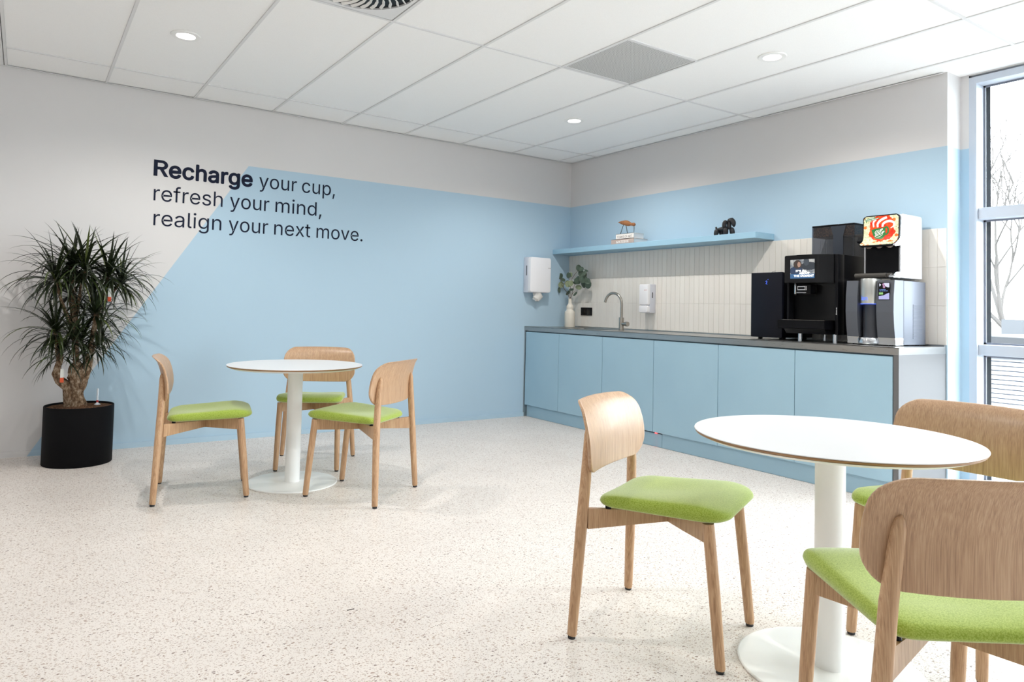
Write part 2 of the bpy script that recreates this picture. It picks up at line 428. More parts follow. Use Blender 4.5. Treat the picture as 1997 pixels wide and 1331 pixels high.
# shadow-gap edge trim along both walls
def edge_trim(name, pts): 
    m = MB()
    for (x0, x1, y0, y1, z0, z1) in pts: m.box(x0, x1, y0, y1, z0, z1)
    m.build(name, RUNNER, kind='structure')
edge_trim('trim_1', [(XL, -.012, -.026, -.008, H-.0015, H), (XL, -.012, -.010, -.008, H, H+.03), ])
edge_trim('trim_2', [(-.026, -.008, YE+.02, -.012, H-.0015, H), (-.010, -.008, YE+.02, -.012, H, H+.03)])

# ------------------------------------------------------------------ window
wn = MB()
wn.box(.18, .30, -3.80, -3.757, .03, H-.012); wn.box(.18, .30, -8.9, -8.85, .03, H-.012)
wn.box(.18, .30, -8.85, -3.80, H-.055, H-.012); wn.box(.18, .30, -8.85, -3.80, 0, .06)
win = wn.build('window_1', ALU, kind='structure')
for y in (-5.05, -6.3, -7.55): MB().box(.19, .30, y-.03, y+.03, .06, H-.055).build('mullion', ALU, win)
ys = [-3.80, -5.05, -6.3, -7.55, -8.85]
for k in range(4):
    ya, yb = ys[k]-(.03 if k else 0), ys[k+1]+(.03 if k < 3 else 0)
    for z0, z1 in ((.862, .930), (1.728, 1.800)): MB().box(.20, .30, yb, ya, z0, z1, bev=.003, seg=1).build('transom', ALU, win)
    for z0, z1 in ((.06, .862), (.93, 1.728), (1.80, H-.055)):
        g = MB()
        for a in ((yb, ya, z0, z0+.012), (yb, ya, z1-.012, z1), (yb, yb+.012, z0, z1), (ya-.012, ya, z0, z1)): g.box(.281, .290, *a)
        g.build('gasket', GASK, win)
        MB().box(.282, .288, yb+.002, ya-.002, z0+.002, z1-.002).build('pane', GLASS, win)

# ------------------------------------------------------------------ ceiling fittings
BULB = mat('lit_lamp_lens', (1, 1, 1), .3, emit=(1, .95, .86), es=14)
def downlight(x, y, label):
    t = thing('downlight', label, 'ceiling light', (x, y, H), 'recessed round downlights')
    m = MB(); m.lathe([(.048, H+.03), (.050, H+.004), (.054, H-.002), (.080, H-.001), (.0835, H+.003), (.0835, H+.0055), (.066, H+.0058), (.060, H+.035)], (x, y, 0), 40, cap=False)
    m.build('trim_ring', POWDER, t, True)
    m = MB(); m.lathe([(.0485, H+.02), (.047, H+.012), (.03, H+.008), (.0005, H+.007)], (x, y, 0), 32); m.build('lens', BULB, t, True)
    MB().lathe([(.062, H+.03), (.062, H+.12), (.04, H+.13)], (x, y, 0), 24).build('housing', RUNNER, t)
    l = bpy.data.lights.new('downlight_beam', 'SPOT'); l.energy = DOWN; l.color = (1, .965, .915); l.spot_size = R(154); l.spot_blend = .6; l.shadow_soft_size = .02
    o = bpy.data.objects.new('downlight_beam', l); C.objects.link(o); o.parent = t; o.location = (0, 0, -.004)
LLAB = ['round recessed downlight shining near the corner above the sink', 'round recessed downlight right of the square metal ceiling grille',
        'round recessed downlight at the upper left above the wall lettering', 'recessed ceiling downlight above the near left of the room, out of frame',
        'recessed ceiling downlight above the right-hand table, out of frame', 
        'recessed ceiling downlight left of the viewer, out of frame']
for (x, y), lb in zip(LIGHTS, LLAB): downlight(x, y, lb)
# grille
def f_perf(n, l, b):
    v = coords(n, l, (90, 90, 90)); sx = n.new('ShaderNodeSeparateXYZ'); l.new(v, sx.inputs[0])
    fx = vmath(n, l, 'SUBTRACT', vmath(n, l, 'FRACT', sx.outputs[0]), .5); fy = vmath(n, l, 'SUBTRACT', vmath(n, l, 'FRACT', sx.outputs[1]), .5)
    d = vmath(n, l, 'ADD', vmath(n, l, 'MULTIPLY', fx, fx), vmath(n, l, 'MULTIPLY', fy, fy))
    l.new(mix(n, l, vmath(n, l, 'LESS_THAN', d, .1), srgb(210, 210, 209), srgb(110, 110, 111)), b.inputs['Base Color'])
t = thing('return_air_grille', 'square grey perforated metal grille set flush in the ceiling', 'ceiling vent', (-1.7, -2.583, H))
m = MB(); m.box(-1.985, -1.415, -2.868, -2.298, H+.006, H+.012); m.build('perforated_plate', mat('perforated_steel', rough=.5, spec=.3, fn=f_perf), t)
m = MB(); plate_hole(m, [(-1.9865, -2.8695), (-1.4135, -2.8695), (-1.4135, -2.2965), (-1.9865, -2.2965)], [(-1.98, -2.863), (-1.42, -2.863), (-1.42, -2.303), (-1.98, -2.303)], H+.0035, H+.014)
m.build('frame', RUNNER, t)
# swirl diffuser
cx, cy = -3.5, -2.583
t = thing('swirl_diffuser', 'white square ceiling diffuser with a ring of curved radial vanes', 'ceiling vent', (cx, cy, H))
m = MB(); plate_hole(m, [(cx-.2865, cy-.2865), (cx+.2865, cy-.2865), (cx+.2865, cy+.2865), (cx-.2865, cy+.2865)], circ(cx, cy, .268, 48), H+.003, H+.012); m.build('face_plate', RUNNER, t)
MB().lathe([(.268, H+.012), (.268, H+.10), (.05, H+.10)], (cx, cy, 0), 48).build('plenum', BLK, t)
MB().lathe([(.075, H+.004), (.07, H-.001), (.002, H-.002)], (cx, cy, 0), 32).build('hub', POWDER, t, True)
vane = None
for k in range(32):
    if vane is None:
        m = MB(); A, B = [], []
        for i in range(6):
            r = .07+.196*i/5; a = .42*(i/5)**1.6; dx, dy = r*math.cos(a), r*math.sin(a); nx, ny = -math.sin(a+.4), math.cos(a+.4); d = .010+.030*(i/5)
            A.append((dx, dy, 0.002)); B.append((dx+nx*d, dy+ny*d, .032))
        loops = [[(a[0], a[1], a[2]), (b[0], b[1], b[2]), (b[0], b[1], b[2]+.003), (a[0], a[1]-.003, a[2]+.003)] for a, b in zip(A, B)]
        m.rings(loops); me_o = m.build('vane', POWDER); vane = me_o; me_o.parent = t
    else:
        o = vane.copy(); C.objects.link(o); o.parent = t; o.rotation_euler = (0, 0, 2*math.pi*k/32)

# ------------------------------------------------------------------ wall lettering
ON_A = lambda u, v, t: (u, -.0004-t, v)
t = thing('wall_lettering', 'three lines of navy vinyl lettering on the grey and blue wall', 'lettering', (-4.06, -.0005, 1.65))
def letter_R(x0, zb, h, wd):
    n = 14; cxr, cyr, ro, st = .40, .705, .295, .195
    arc_ = lambda r: [(cxr+r*math.sin(math.pi*k/n)*1.05, cyr+r*math.cos(math.pi*k/n)) for k in range(n+1)]
    o = [(0, 1)]+arc_(ro)+[(0, .41)]; i = [(st, cyr+ro-st+.02)]+arc_(ro-st+.02)+[(st, .41+st-.02)]
    mb = MB(); P = lambda q, t: ON_A(x0+q[0]*wd/.74, zb+q[1]*h, t)
    for q in ([(0, 0), (st, 0), (st, 1), (0, 1)], [(.30, .43), (.50, .43), (.74, 0), (.53, 0)]):
        mb.rings([[P(a, 0) for a in q], [P(a, .0007) for a in q]])
    lo = [[P(a, t_) for a in pth] for t_, pth in ((0, o), (.0006, o), (.0006, i), (0, i))]
    mb.rings(lo, cap=False, closed=False)
    return mb.build('word', NAVY, t)
letter_R(-4.065, 2.025, .123, .103)
WORDS = [('echarge', -3.955, -3.341, 2.025, .0885, .023, 'x'), ('your', -3.285, -2.975, 2.025, .086, 0, 'x'), ('cup,', -2.93, -2.640, 2.025, .086, 0, 'x'),
         ('refresh', -4.058, -3.562, 1.838, .086, 0, 'x'), ('your', -3.507, -3.197, 1.838, .086, 0, 'x'), ('mind,', -3.146, -2.754, 1.838, .086, 0, 'x'),
         ('realign', -4.052, -3.565, 1.651, .086, 0, 'x'), ('your', -3.51, -3.2, 1.651, .086, 0, 'x'), ('next', -3.15, -2.845, 1.651, .086, 0, 'x'), ('move.', -2.792, -2.373, 1.651, .086, 0, 'x')]
for wd, a, b, z, h, wt, rf in WORDS:
    text_mesh('word', wd, a, b, z, h, wt, ON_A, NAVY, t, rf)

# ------------------------------------------------------------------ kitchen run along the right wall
CX = -.576
yj = [-.022, -.556, -1.164, -1.773, -2.411, -3.030, -3.664]
CL = ['blue flat-front cabinet unit at the far corner, below the vase', 'blue flat-front cabinet unit below the tap and sink',
      'blue flat-front cabinet unit, third from the far corner', 'blue flat-front cabinet unit above the dark slot in the plinth',
      'blue flat-front cabinet unit below the tall narrow black cooler', 'blue flat-front cabinet unit nearest the window, below the silver dispenser']
for k in range(6):
    ya, yb = yj[k], yj[k+1]
    t = thing('base_cabinet', CL[k], 'cabinet', (CX/2, (ya+yb)/2, .12), 'blue base cabinets under the steel worktop')
    m = MB(); m.box(-.553, -.02, yb+.001, ya-.001, .125, .64); m.box(-.553, -.48, yb+.001, ya-.001, .64, .868); m.build('carcass', mat('cabinet_board', srgb(120, 140, 155), .6), t)
    MB().box(CX, CX+.021, yb+.002, ya-.002, .120, .858, bev=.0012, seg=1).build('door', FRONT, t)
t = thing('plinth', 'recessed blue plinth along the floor under the cabinets', 'plinth', (-.54, -1.8, 0))
for a, b, z in ((-.022, -1.60, .116), (-1.603, -1.848, .106), (-1.851, -3.666, .116)):
    MB().box(-.546, -.528, b, a, .001, z).build('plinth_board', FRONT, t)
t = thing('steel_worktop', 'long brushed steel worktop with waterfall end panels and an inset sink', 'worktop', (-.29, -1.83, .912))
m = MB(); SX0, SX1, SY0, SY1 = -.46, -.11, -1.0, -.36
plate_hole(m, [(CX-.004, -3.700), (-.006, -3.700), (-.006, -.001), (CX-.004, -.001)], rrect(SX1-SX0, SY1-SY0, .03, 5, (SX0+SX1)/2, (SY0+SY1)/2), .908, .912)
m.box(CX-.004, CX+.002, -3.700, -.001, .868, .911); m.box(CX+.002, -.007, -3.700, -3.690, .868, .908)
m.build('worktop_sheet', STEEL, t)
MB().box(-.020, -.0062, -3.698, -.003, .912, .921).build('upstand', STEEL, t)
m = MB(); P0 = rrect(SX1-SX0, SY1-SY0, .03, 5, (SX0+SX1)/2, (SY0+SY1)/2); P1 = rrect(SX1-SX0-.02, SY1-SY0-.02, .04, 5, (SX0+SX1)/2, (SY0+SY1)/2)
m.rings([[(x, y, .908) for x, y in P0], [(x, y, .74) for x, y in P1]], cap=False)
m.b.faces.new([m.b.verts.new((x, y, .74)) for x, y in P1]); m.build('sink_bowl', STEEL, t)
MB().lathe([(.04, .743), (.035, .746), (.01, .744)], (-.285, -.68, 0), 24).build('drain', CHROME, t, True)
MB().box(CX-.003, -.001, -3.699, -3.668, .001, .8678).build('end_panel', STEELV, t)
MB().box(CX-.002, -.001, -.018, -.001, .001, .9079).build('end_panel', STEEL, t)
# shelf
m = MB(); m.box(-.235, -.0005, -2.471, -.001, 1.670, 1.718, bev=.0015, seg=1)
tag(m.build('wall_shelf', SHELFB), 'long floating shelf painted pale blue above the tiles', 'shelf')
# tap
fx, fy = -.262, -1.072
t = thing('kitchen_tap', 'brushed nickel swan-neck kitchen tap standing on the worktop by the sink', 'tap', (fx, fy, .912))
MB().lathe([(.026, .9122), (.026, .918), (.0235, .920), (.0235, 1.028), (.021, 1.031), (.012, 1.031)], (fx, fy, 0), 24).build('tap_body', NICKEL, t, True)
pts = [(fx, fy, 1.02), (fx, fy, 1.10), (fx, fy, 1.155)]
for k in range(1, 15):
    a = R(165*k/14); pts.append((fx-.02*(1-math.cos(a))*.5, fy+.1-.1*math.cos(a), 1.155+.1*math.sin(a)))
d = Vector(pts[-1])-Vector(pts[-2]); pts.append(tuple(Vector(pts[-1])+d.normalized()*.012))
m = MB(); m.tube(pts, .0125, 16); m.build('spout', NICKEL, t, True)
m = MB(); m.lathe([(.018, 0), (.018, -.06), (.0225, -.06), (.0225, -.082), (.021, -.084)], (fx, fy, .972), 24, axis='y'); m.build('lever_knob', NICKEL, t, True)
# socket
t = thing('wall_socket', 'black double wall socket on the cream tiles behind the vase', 'socket', (-.006, -.296, 1.077))
m = MB(); m.box(-.014, -.0056, -.382, -.212, 1.036, 1.118, bev=.002, seg=1); m.build('cover_plate', BLK, t)
for y in (-.255, -.339):
    m = MB(); m.lathe([(.031, -.0155), (.031, -.0142), (.026, -.0142), (.026, -.0150), (.024, -.0148), (.001, -.0148)], (0, y, 1.077), 24, axis='x'); m.build('outlet', GLOSSBLK, t)
# paper towel dispenser on the left wall
t = thing('paper_towel_dispenser', 'white paper towel dispenser hanging on the blue wall beside the counter', 'dispenser', (-.475, -.001, 1.26))
m = MB(); m.box(-.607, -.343, -.085, -.001, 1.257, 1.617, bev=.008); m.build('back_case', DISPG, t, True)
m = MB(); m.rings([[(x, y, z) for x, z in rrect(.264-2*i, .356-2*i, .022, 5, -.475, 1.438)] for y, i in ((-.080, 0), (-.112, 0), (-.119, .003), (-.122, .010))]); m.build('front_cover', DISPW, t, True)
MB().box(-.6085, -.606, -.060, -.050, 1.43, 1.53).build('sight_slot', BLK, t)
m = MB(); rnd = random.Random(4)
lp = []
for z, sx, sy in ((1.272, .036, .034), (1.25, .042, .036), (1.22, .052, .034), (1.195, .046, .026), (1.175, .022, .012)):
    lp.append([(-.47+sx*math.cos(a)*(1+.35*math.sin(3*a+z*90)), -.06+sy*math.sin(a)*(1+.35*math.cos(4*a+z*70)), z+.006*math.sin(5*a)) for a in [2*math.pi*k/18 for k in range(18)]])
m.rings(lp); m.build('paper_end', mat('white_paper', srgb(238, 236, 232), .9), t, True, 60)
m = MB(); m.box(-.385, -.371, -.1226, -.1221, 1.509, 1.513); m.box(-.368, -.352, -.1226, -.1221, 1.508, 1.513); m.build('small_print', mat('grey_print', srgb(150, 140, 140), .6), t)
# soap dispenser on the tiles
t = thing('soap_dispenser', 'white wall-mounted soap dispenser on the tiles right of the tap', 'dispenser', (-.056, -1.195, 1.08))
m = MB(); m.box(-.085, -.0058, -1.25, -1.14, 1.078, 1.342, bev=.006); m.build('back_case', DISPG, t, True)
m = MB(); m.rings([[(x, y, z) for y, z in rrect(.11-2*i, .19-2*i, .012, 4, -1.195, 1.2465)] for x, i in ((-.08, 0), (-.104, 0), (-.110, .003), (-.112, .008))]); m.build('front_cover', DISPW, t, True)
m = MB(); m.rings([[(x, y, z) for y, z in rrect(.108-2*i, .066-2*i, .014, 4, -1.195, 1.1135)] for x, i in ((-.078, 0), (-.106, 0), (-.113, .003), (-.115, .008))]); m.build('push_plate', DISPW, t, True)
MB().box(-.055, -.047, -1.2515, -1.249, 1.215, 1.268).build('sight_slot', BLK, t)
m = MB(); m.box(-.1126, -.1121, -1.222, -1.205, 1.285, 1.289); m.box(-.1126, -.1121, -1.242, -1.225, 1.286, 1.289); m.build('small_print', mat('red_print', srgb(205, 110, 100), .6), t)
# vase
vx, vy = -.12, -.165
t = thing('ribbed_vase', 'cream ribbed ceramic bottle vase on the worktop corner', 'vase', (vx, vy, .912))
prof = [(.050, .9122), (.053, .916), (.053, 1.055), (.050, 1.072), (.036, 1.085), (.035, 1.098), (.037, 1.103), (.035, 1.128), (.028, 1.142), (.019, 1.152), (.018, 1.160), (.018, 1.20), (.020, 1.205), (.017, 1.207), (.014, 1.204), (.013, 1.14)]
m = MB(); n = 72; lp = []
for r, z in prof: lp.append([(vx+r*(1+(.028 if k % 2 else 0)*(1 if r > .03 else 0))*math.cos(2*math.pi*k/n), vy+r*(1+(.028 if k % 2 else 0)*(1 if r > .03 else 0))*math.sin(2*math.pi*k/n), z) for k in range(n)])
m.rings(lp, cap=True); m.build('vase_body', CERAM, t, True, 50)
# eucalyptus sprigs
EUD = mat('dark_eucalyptus_leaf', srgb(70, 88, 74), .6); EUP = mat('pale_eucalyptus_leaf', srgb(132, 144, 112), .6); TWIG = mat('brown_twig', srgb(96, 78, 66), .8)
rnd = random.Random(11)
def eu_leaf(parent, y, z, r, m, ar=1.0, tilt=None):
    mb = MB(); x = vx+rnd.uniform(-.035, .035); a = rnd.uniform(0, 6.28) if tilt is None else tilt; tx = rnd.uniform(.2, 1.3)
    N = 10; up_, dn = [], []
    M = Matrix.Translation((x, y, z)) @ Matrix.Rotation(tx, 4, 'Z') @ Matrix.Rotation(a, 4, 'X')
    ring = lambda dx: [M @ Vector((dx+.004*math.cos(2*q)*1, r*ar*math.cos(q), r*math.sin(q)*(1-.0*dx))) for q in [2*math.pi*k/N for k in range(N)]]
    mb.rings([ring(-.0008), ring(.0008)]); mb.build('leaf', m, parent)
def sprig(label, stems, leaves):
    t = thing('eucalyptus_sprig', label, 'branch', (vx, vy, 1.16))
    mb = MB()
    for s in stems:
        p = [(vx+dx, y, z) for dx, y, z in s]; mb.tube(p, [.0028]+[.0024]*(len(p)-2)+[.0012], 6)
    mb.build('stem', TWIG, t, True)
    for y, z, r, m, ar in leaves: eu_leaf(t, y, z, r*1.12, m, ar)
D, Pq = EUD, EUP
sprig('small eucalyptus sprig with paler leaves leaning left out of the vase', [[(0, -.158, 1.15), (0, -.156, 1.21), (.005, -.105, 1.27), (-.01, -.062, 1.323), (-.02, -.039, 1.36), (-.015, -.013, 1.427)], [(-.01, -.062, 1.323), (-.02, -.09, 1.365), (-.01, -.08, 1.40)]],
      [(-.003, 1.444, .030, D, .8), (.009, 1.386, .027, Pq, .9), (-.039, 1.352, .030, Pq, .9), (-.089, 1.370, .027, Pq, .95), (-.077, 1.403, .024, D, .7), (-.023, 1.296, .028, D, .5), (-.115, 1.268, .028, D, .5)])
sprig('tall eucalyptus sprig with dense dark leaves leaning right out of the vase', [[(0, -.168, 1.15), (0, -.165, 1.21), (0, -.164, 1.322), (-.01, -.195, 1.408), (-.02, -.26, 1.46), (-.01, -.313, 1.505)], [(.003, -.168, 1.15), (.003, -.170, 1.21), (.01, -.219, 1.35), (.02, -.305, 1.406), (.01, -.395, 1.446), (.01, -.405, 1.50)], [(-.003, -.165, 1.15), (-.003, -.17, 1.21), (-.005, -.21, 1.262), (-.01, -.25, 1.28)]],
      [(-.172, 1.448, .028, D, .9), (-.19, 1.455, .025, Pq, .9), (-.296, 1.520, .033, D, .8), (-.329, 1.508, .026, D, .8), (-.314, 1.468, .032, D, .9), (-.345, 1.455, .026, D, .9), (-.393, 1.494, .022, D, .35), (-.402, 1.464, .026, D, .6), (-.369, 1.408, .042, D, .95), (-.403, 1.351, .040, D, .95), (-.454, 1.383, .029, D, .95), (-.333, 1.349, .033, D, .7), (-.285, 1.323, .031, Pq, .7), (-.305, 1.385, .034, D, .8), (-.25, 1.418, .026, D, .5), (-.163, 1.356, .031, Pq, .9), (-.20, 1.365, .028, Pq, .8), (-.209, 1.300, .026, D, .45), (-.232, 1.256, .026, D, .4), (-.27, 1.37, .026, D, .6)])

# ------------------------------------------------------------------ shelf ornaments
PAPER = mat('book_pages', srgb(226, 226, 226), .9)
def book(label, x0, x1, y0, y1, z0, z1, cover, title, u0, u1, tcol, wt):
    t = thing('book', label, 'book', ((x0+x1)/2, (y0+y1)/2, z0), 'books lying on the blue shelf')
    m = MB(); m.box(x0, x1, y0, y1, z0, z0+.003); m.box(x0, x1, y0, y1, z1-.003, z1); m.box(x0, x0+.004, y0, y1, z0, z1); m.build('cover', cover, t)
    MB().box(x0+.004, x1-.004, y0+.003, y1-.003, z0+.003, z1-.003).build('pages', PAPER, t)
    text_mesh('spine_title', title, u0, u1, z0+.010, (z1-z0)*.45, wt, lambda u, v, w: (x0-.0002-w, -u, v), tcol, t, 'C')
book('taupe book with white spine title, lower of the two on the blue shelf', -.215, -.035, -1.165, -.868, 1.718, 1.764, mat('taupe_cover', srgb(186, 168, 160), .6), 'MATISSE', .94, 1.10, mat('white_print', srgb(245, 243, 240), .6), .012)
book('white book with grey spine title, on top of the taupe book', -.210, -.075, -1.158, -.925, 1.764, 1.813, mat('white_cover', srgb(232, 228, 224), .6), 'FORMS OF ART', .945, 1.135, mat('grey_title_print', srgb(130, 126, 124), .6), 0)
# wooden shore bird, beak down
TEAK = mat('teak', rough=.5, fn=lambda n, l, b: f_wood(n, l, b, ((120, 76, 44), (150, 98, 58), (168, 114, 70))))
bx = -.165
t = thing('wooden_shorebird', 'brown wooden bird figurine on thin black legs standing on the white book', 'figurine', (bx, -1.02, 1.813))
m = MB(); lp = []
for y, z, r in ((-.905, 1.933, .002), (-.925, 1.931, .008), (-.96, 1.925, .018), (-1.0, 1.920, .025), (-1.03, 1.914, .0265), (-1.055, 1.908, .022), (-1.075, 1.902, .015), (-1.088, 1.898, .0125), (-1.102, 1.897, .0155), (-1.115, 1.896, .0165), (-1.127, 1.895, .012), (-1.132, 1.894, .003)):
    lp.append([(bx+r*.85*math.cos(a), y, z+r*math.sin(a)) for a in [2*math.pi*k/16 for k in range(16)]])
m.rings(lp); m.build('bird_body', TEAK, t, True, 80)
WIRE = mat('black_wire', (.012, .012, .014), .4)
MB().tube([(bx, -.978, 1.905), (bx-.008, -.945, 1.8135)], .0028, 8).build('leg', WIRE, t)
MB().tube([(bx, -1.012, 1.893), (bx+.012, -1.022, 1.8135)], .0028, 8).build('leg', WIRE, t)
MB().tube([(bx, -1.117, 1.886), (bx-.004, -1.122, 1.85), (bx-.004, -1.118, 1.8135)], [.003, .0027, .0018], 8).build('beak', WIRE, t)
# small black dog figurine of rounded segments
dx0 = -.15
t = thing('dog_figurine', 'small matt black dog figurine of rounded segments near the shelf end', 'figurine', (dx0, -2.12, 1.718))
MATBLK = mat('matt_black_resin', (.012, .012, .014), .55)
def seg(name, pts, rr, n=14):
    m = MB(); P, Q = [], []
    N = 14
    for k in range(N+1):
        s = k/N; i = min(int(s*(len(pts)-1)), len(pts)-2); f = s*(len(pts)-1)-i
        P.append(Vector(pts[i]).lerp(Vector(pts[i+1]), f)); Q.append(max(.12, (1-abs(2*s-1)**3.2)**.5)*rr)
    m.tube(P, Q, n); m.build(name, MATBLK, t, True, 80)
seg('body_segment', [(dx0, -2.038, 1.768), (dx0, -2.16, 1.780)], .0175)
seg('leg', [(dx0-.018, -2.062, 1.776), (dx0-.020, -2.048, 1.7185)], .0195); seg('leg', [(dx0+.020, -2.068, 1.774), (dx0+.022, -2.078, 1.7185)], .0195)
seg('leg', [(dx0-.018, -2.148, 1.784), (dx0-.020, -2.146, 1.7185)], .0200); seg('leg', [(dx0+.018, -2.172, 1.784), (dx0+.020, -2.186, 1.7185)], .0200)
seg('ear', [(dx0-.018, -2.152, 1.838), (dx0-.022, -2.136, 1.815), (dx0-.024, -2.132, 1.770)], .0175); seg('neck', [(dx0, -2.166, 1.832), (dx0, -2.162, 1.765)], .0185)
seg('muzzle', [(dx0, -2.158, 1.812), (dx0, -2.168, 1.836), (dx0, -2.190, 1.838), (dx0, -2.206, 1.820), (dx0, -2.212, 1.780)], .0200)
seg('tail', [(dx0, -2.042, 1.775), (dx0, -2.034, 1.797)], .008)

# ------------------------------------------------------------------ milk cooler
t = thing('milk_cooler', 'tall narrow black cooler box left of the coffee machine', 'cooler', (-.22, -2.70, .912))
m = MB(); m.box(-.40, -.05, -2.828, -2.578, .928, 1.388, bev=.004); m.build('case', BLK, t, True)
m = MB(); m.box(-.424, -.401, -2.830, -2.576, .926, 1.390, bev=.004); m.build('door', mat('navy_black_door', (.006, .007, .013), .34, spec=.2), t, True)
for x in (-.37, -.09):
    for y in (-2.79, -2.62):
        MB().lathe([(.014, .9122), (.016, .918), (.012, .929)], (x, y, 0), 16).build('foot', RUBBER, t)
BLUELED = mat('blue_led', (0, 0, 0), .4, emit=(.08, .18, 1), es=1.2)
m = MB(); m.tube([(-.4246, -2.698, 1.325), (-.4246, -2.705, 1.33), (-.4246, -2.709, 1.322), (-.4246, -2.700, 1.308), (-.4246, -2.711, 1.306)], .0022, 6); m.tube([(-.4246, -2.716, 1.337), (-.4246, -2.718, 1.341)], .002, 6); m.build('status_light', BLUELED, t)
m = MB(); m.tube([(-.30, -2.66, 1.389), (-.31, -2.675, 1.402), (-.30, -2.69, 1.408), (-.295, -2.685, 1.398), (-.30, -2.71, 1.392)], .0016, 6); m.build('cable', NICKEL, t, True)

# ------------------------------------------------------------------ coffee machine
t = thing('coffee_machine', 'large black bean-to-cup coffee machine with a touch screen', 'coffee machine', (-.25, -3.05, .912))
Y0, Y1 = -3.240, -2.868
m = MB(); m.box(-.36, -.05, Y0, Y1, .966, 1.495, bev=.004); m.box(-.43, -.355, Y0, Y0+.020, .966, 1.495, bev=.003); m.box(-.425, -.36, Y1-.016, Y1, .966, 1.31, bev=.003); m.build('case', BLK, t, True)
m = MB(); m.box(-.366, -.361, Y0+.022, Y1-.017, 1.06, 1.31); m.build('glossy_back_panel', GLOSSBLK, t)
m = MB(); m.prism([(-.482, -2.884), (-.482, -3.120), (-.470, -3.150), (-.42, -3.212), (-.36, -3.219), (-.36, -2.870)], 1.308, 1.497, 'z'); bmesh.ops.bevel(m.b, geom=m.b.edges[:], offset=.005, segments=2, affect='EDGES'); m.build('screen_head', GLOSSBLK, t, True)
MB().box(-.44, -.38, -3.06, -2.95, 1.497, 1.502, bev=.001, seg=1).build('top_lid', BLK, t)
# screen: a soft photo of a person with curly hair beside a machine, over a blue band
def f_screen(n, l, b):
    v = coords(n, l); s = n.new('ShaderNodeSeparateXYZ'); l.new(v, s.inputs[0]); u, z = s.outputs[1], s.outputs[2]
    def blob(cu, cz, ru, rz):
        a = vmath(n, l, 'DIVIDE', vmath(n, l, 'SUBTRACT', u, cu), ru); c = vmath(n, l, 'DIVIDE', vmath(n, l, 'SUBTRACT', z, cz), rz)
        nz = vmath(n, l, 'MULTIPLY', noise_tex(n, l, v, 90, 2), .7)
        return vmath(n, l, 'LESS_THAN', vmath(n, l, 'ADD', vmath(n, l, 'ADD', vmath(n, l, 'MULTIPLY', a, a), vmath(n, l, 'MULTIPLY', c, c)), nz), 1.35)
    c = ramp(n, l, noise_tex(n, l, v, 30, 3), [(.35, srgb(120, 130, 140)), (.6, srgb(206, 206, 202))])
    c = mix(n, l, blob(.03, .0, .035, .055), c, srgb(58, 62, 70)); c = mix(n, l, blob(-.048, .018, .06, .028), c, srgb(48, 56, 66)); c = mix(n, l, blob(-.03, .05, .02, .03), c, srgb(70, 78, 88))
    c = mix(n, l, blob(.046, -.012, .05, .03), c, srgb(40, 62, 96)); c = mix(n, l, blob(.035, .032, .03, .03), c, srgb(66, 50, 44)); c = mix(n, l, blob(.024, .030, .012, .018), c, srgb(190, 148, 128))
    c = mix(n, l, vmath(n, l, 'LESS_THAN', z, -.034), c, srgb(58, 110, 160))
    l.new(c, b.inputs['Emission Color']); b.inputs['Emission Strength'].default_value = .8
YS0, YS1, ZS0, ZS1 = -3.108, -2.931, 1.338, 1.466
m = MB(); m.box(-.4832, -.4822, YS0, YS1, ZS0, ZS1)
so = m.build('screen', mat('lit_screen_photo', (.02, .02, .02), .2, fn=f_screen), t)
cenv = Vector((-.4832, (YS0+YS1)/2, (ZS0+ZS1)/2))          # centre the texture space on the screen
for v in so.data.vertices: v.co -= cenv-t.location
so.location = cenv-t.location
WGLOW = mat('lit_white_text', (1, 1, 1), .4, emit=(1, 1, .97), es=.95)
ON_S = lambda u, v, w: (-.4834-w, -u, v)
for bdy, a, b, z in (("IT'S ALL", 2.972, 3.054, 1.382), ('ABOUT', 2.998, 3.072, 1.366), ('THE MOMENT', 2.958, 3.104, 1.349)):
    text_mesh('screen_text', bdy, a, b, z, .0125, .02, ON_S, WGLOW, t, 'C', .0004)
m = MB(); m.box(-.410, -.39, -2.927, -2.913, 1.235, 1.308, bev=.003); m.build('steam_wand', CHROME, t, True)
MB().box(-.409, -.391, -2.928, -2.912, 1.226, 1.236).build('wand_tip', BLK, t)
m = MB(); m.box(-.44, -.36, -3.055, -2.955, 1.232, 1.30, bev=.006); m.build('spout_block', BLK, t, True)
m = MB(); m.box(-.4416, -.4400, -3.026, -2.958, 1.260, 1.288); m.build('spout_badge', mat('pale_badge', srgb(220, 222, 226), .3), t)
m = MB(); m.box(-.4422, -.4414, -3.012, -2.962, 1.266, 1.281); m.box(-.4422, -.4414, -3.022, -3.018, 1.262, 1.286); m.build('badge_print', BLK, t)
MB().box(-.446, -.44, -3.026, -2.955, 1.240, 1.246).build('spout_trim', CHROME, t)
m = MB(); m.prism([(-.525, 1.056), (-.525, 1.000), (-.36, .985), (-.36, 1.056)], -3.205, -2.862, 'y'); bmesh.ops.bevel(m.b, geom=m.b.edges[:], offset=.004, segments=2, affect='EDGES'); m.build('drip_tray', BLK, t, True)
MB().box(-.50, -.37, -3.19, -2.88, 1.0562, 1.0585).build('drip_grate', NICKEL, t)
m = MB(); m.prism([(-.50, 1.0), (-.47, .966), (-.36, .966), (-.36, 1.0)], -3.19, -2.895, 'y'); m.build('tray_base', BLK, t)
for i, (x, y) in enumerate(((-.40, -2.955), (-.40, -3.205), (-.10, -2.955), (-.10, -3.205))):
    MB().lathe([(.014, .9122), (.014, .968)], (x, y, 0), 20).build('foot', CHROME, t, True)
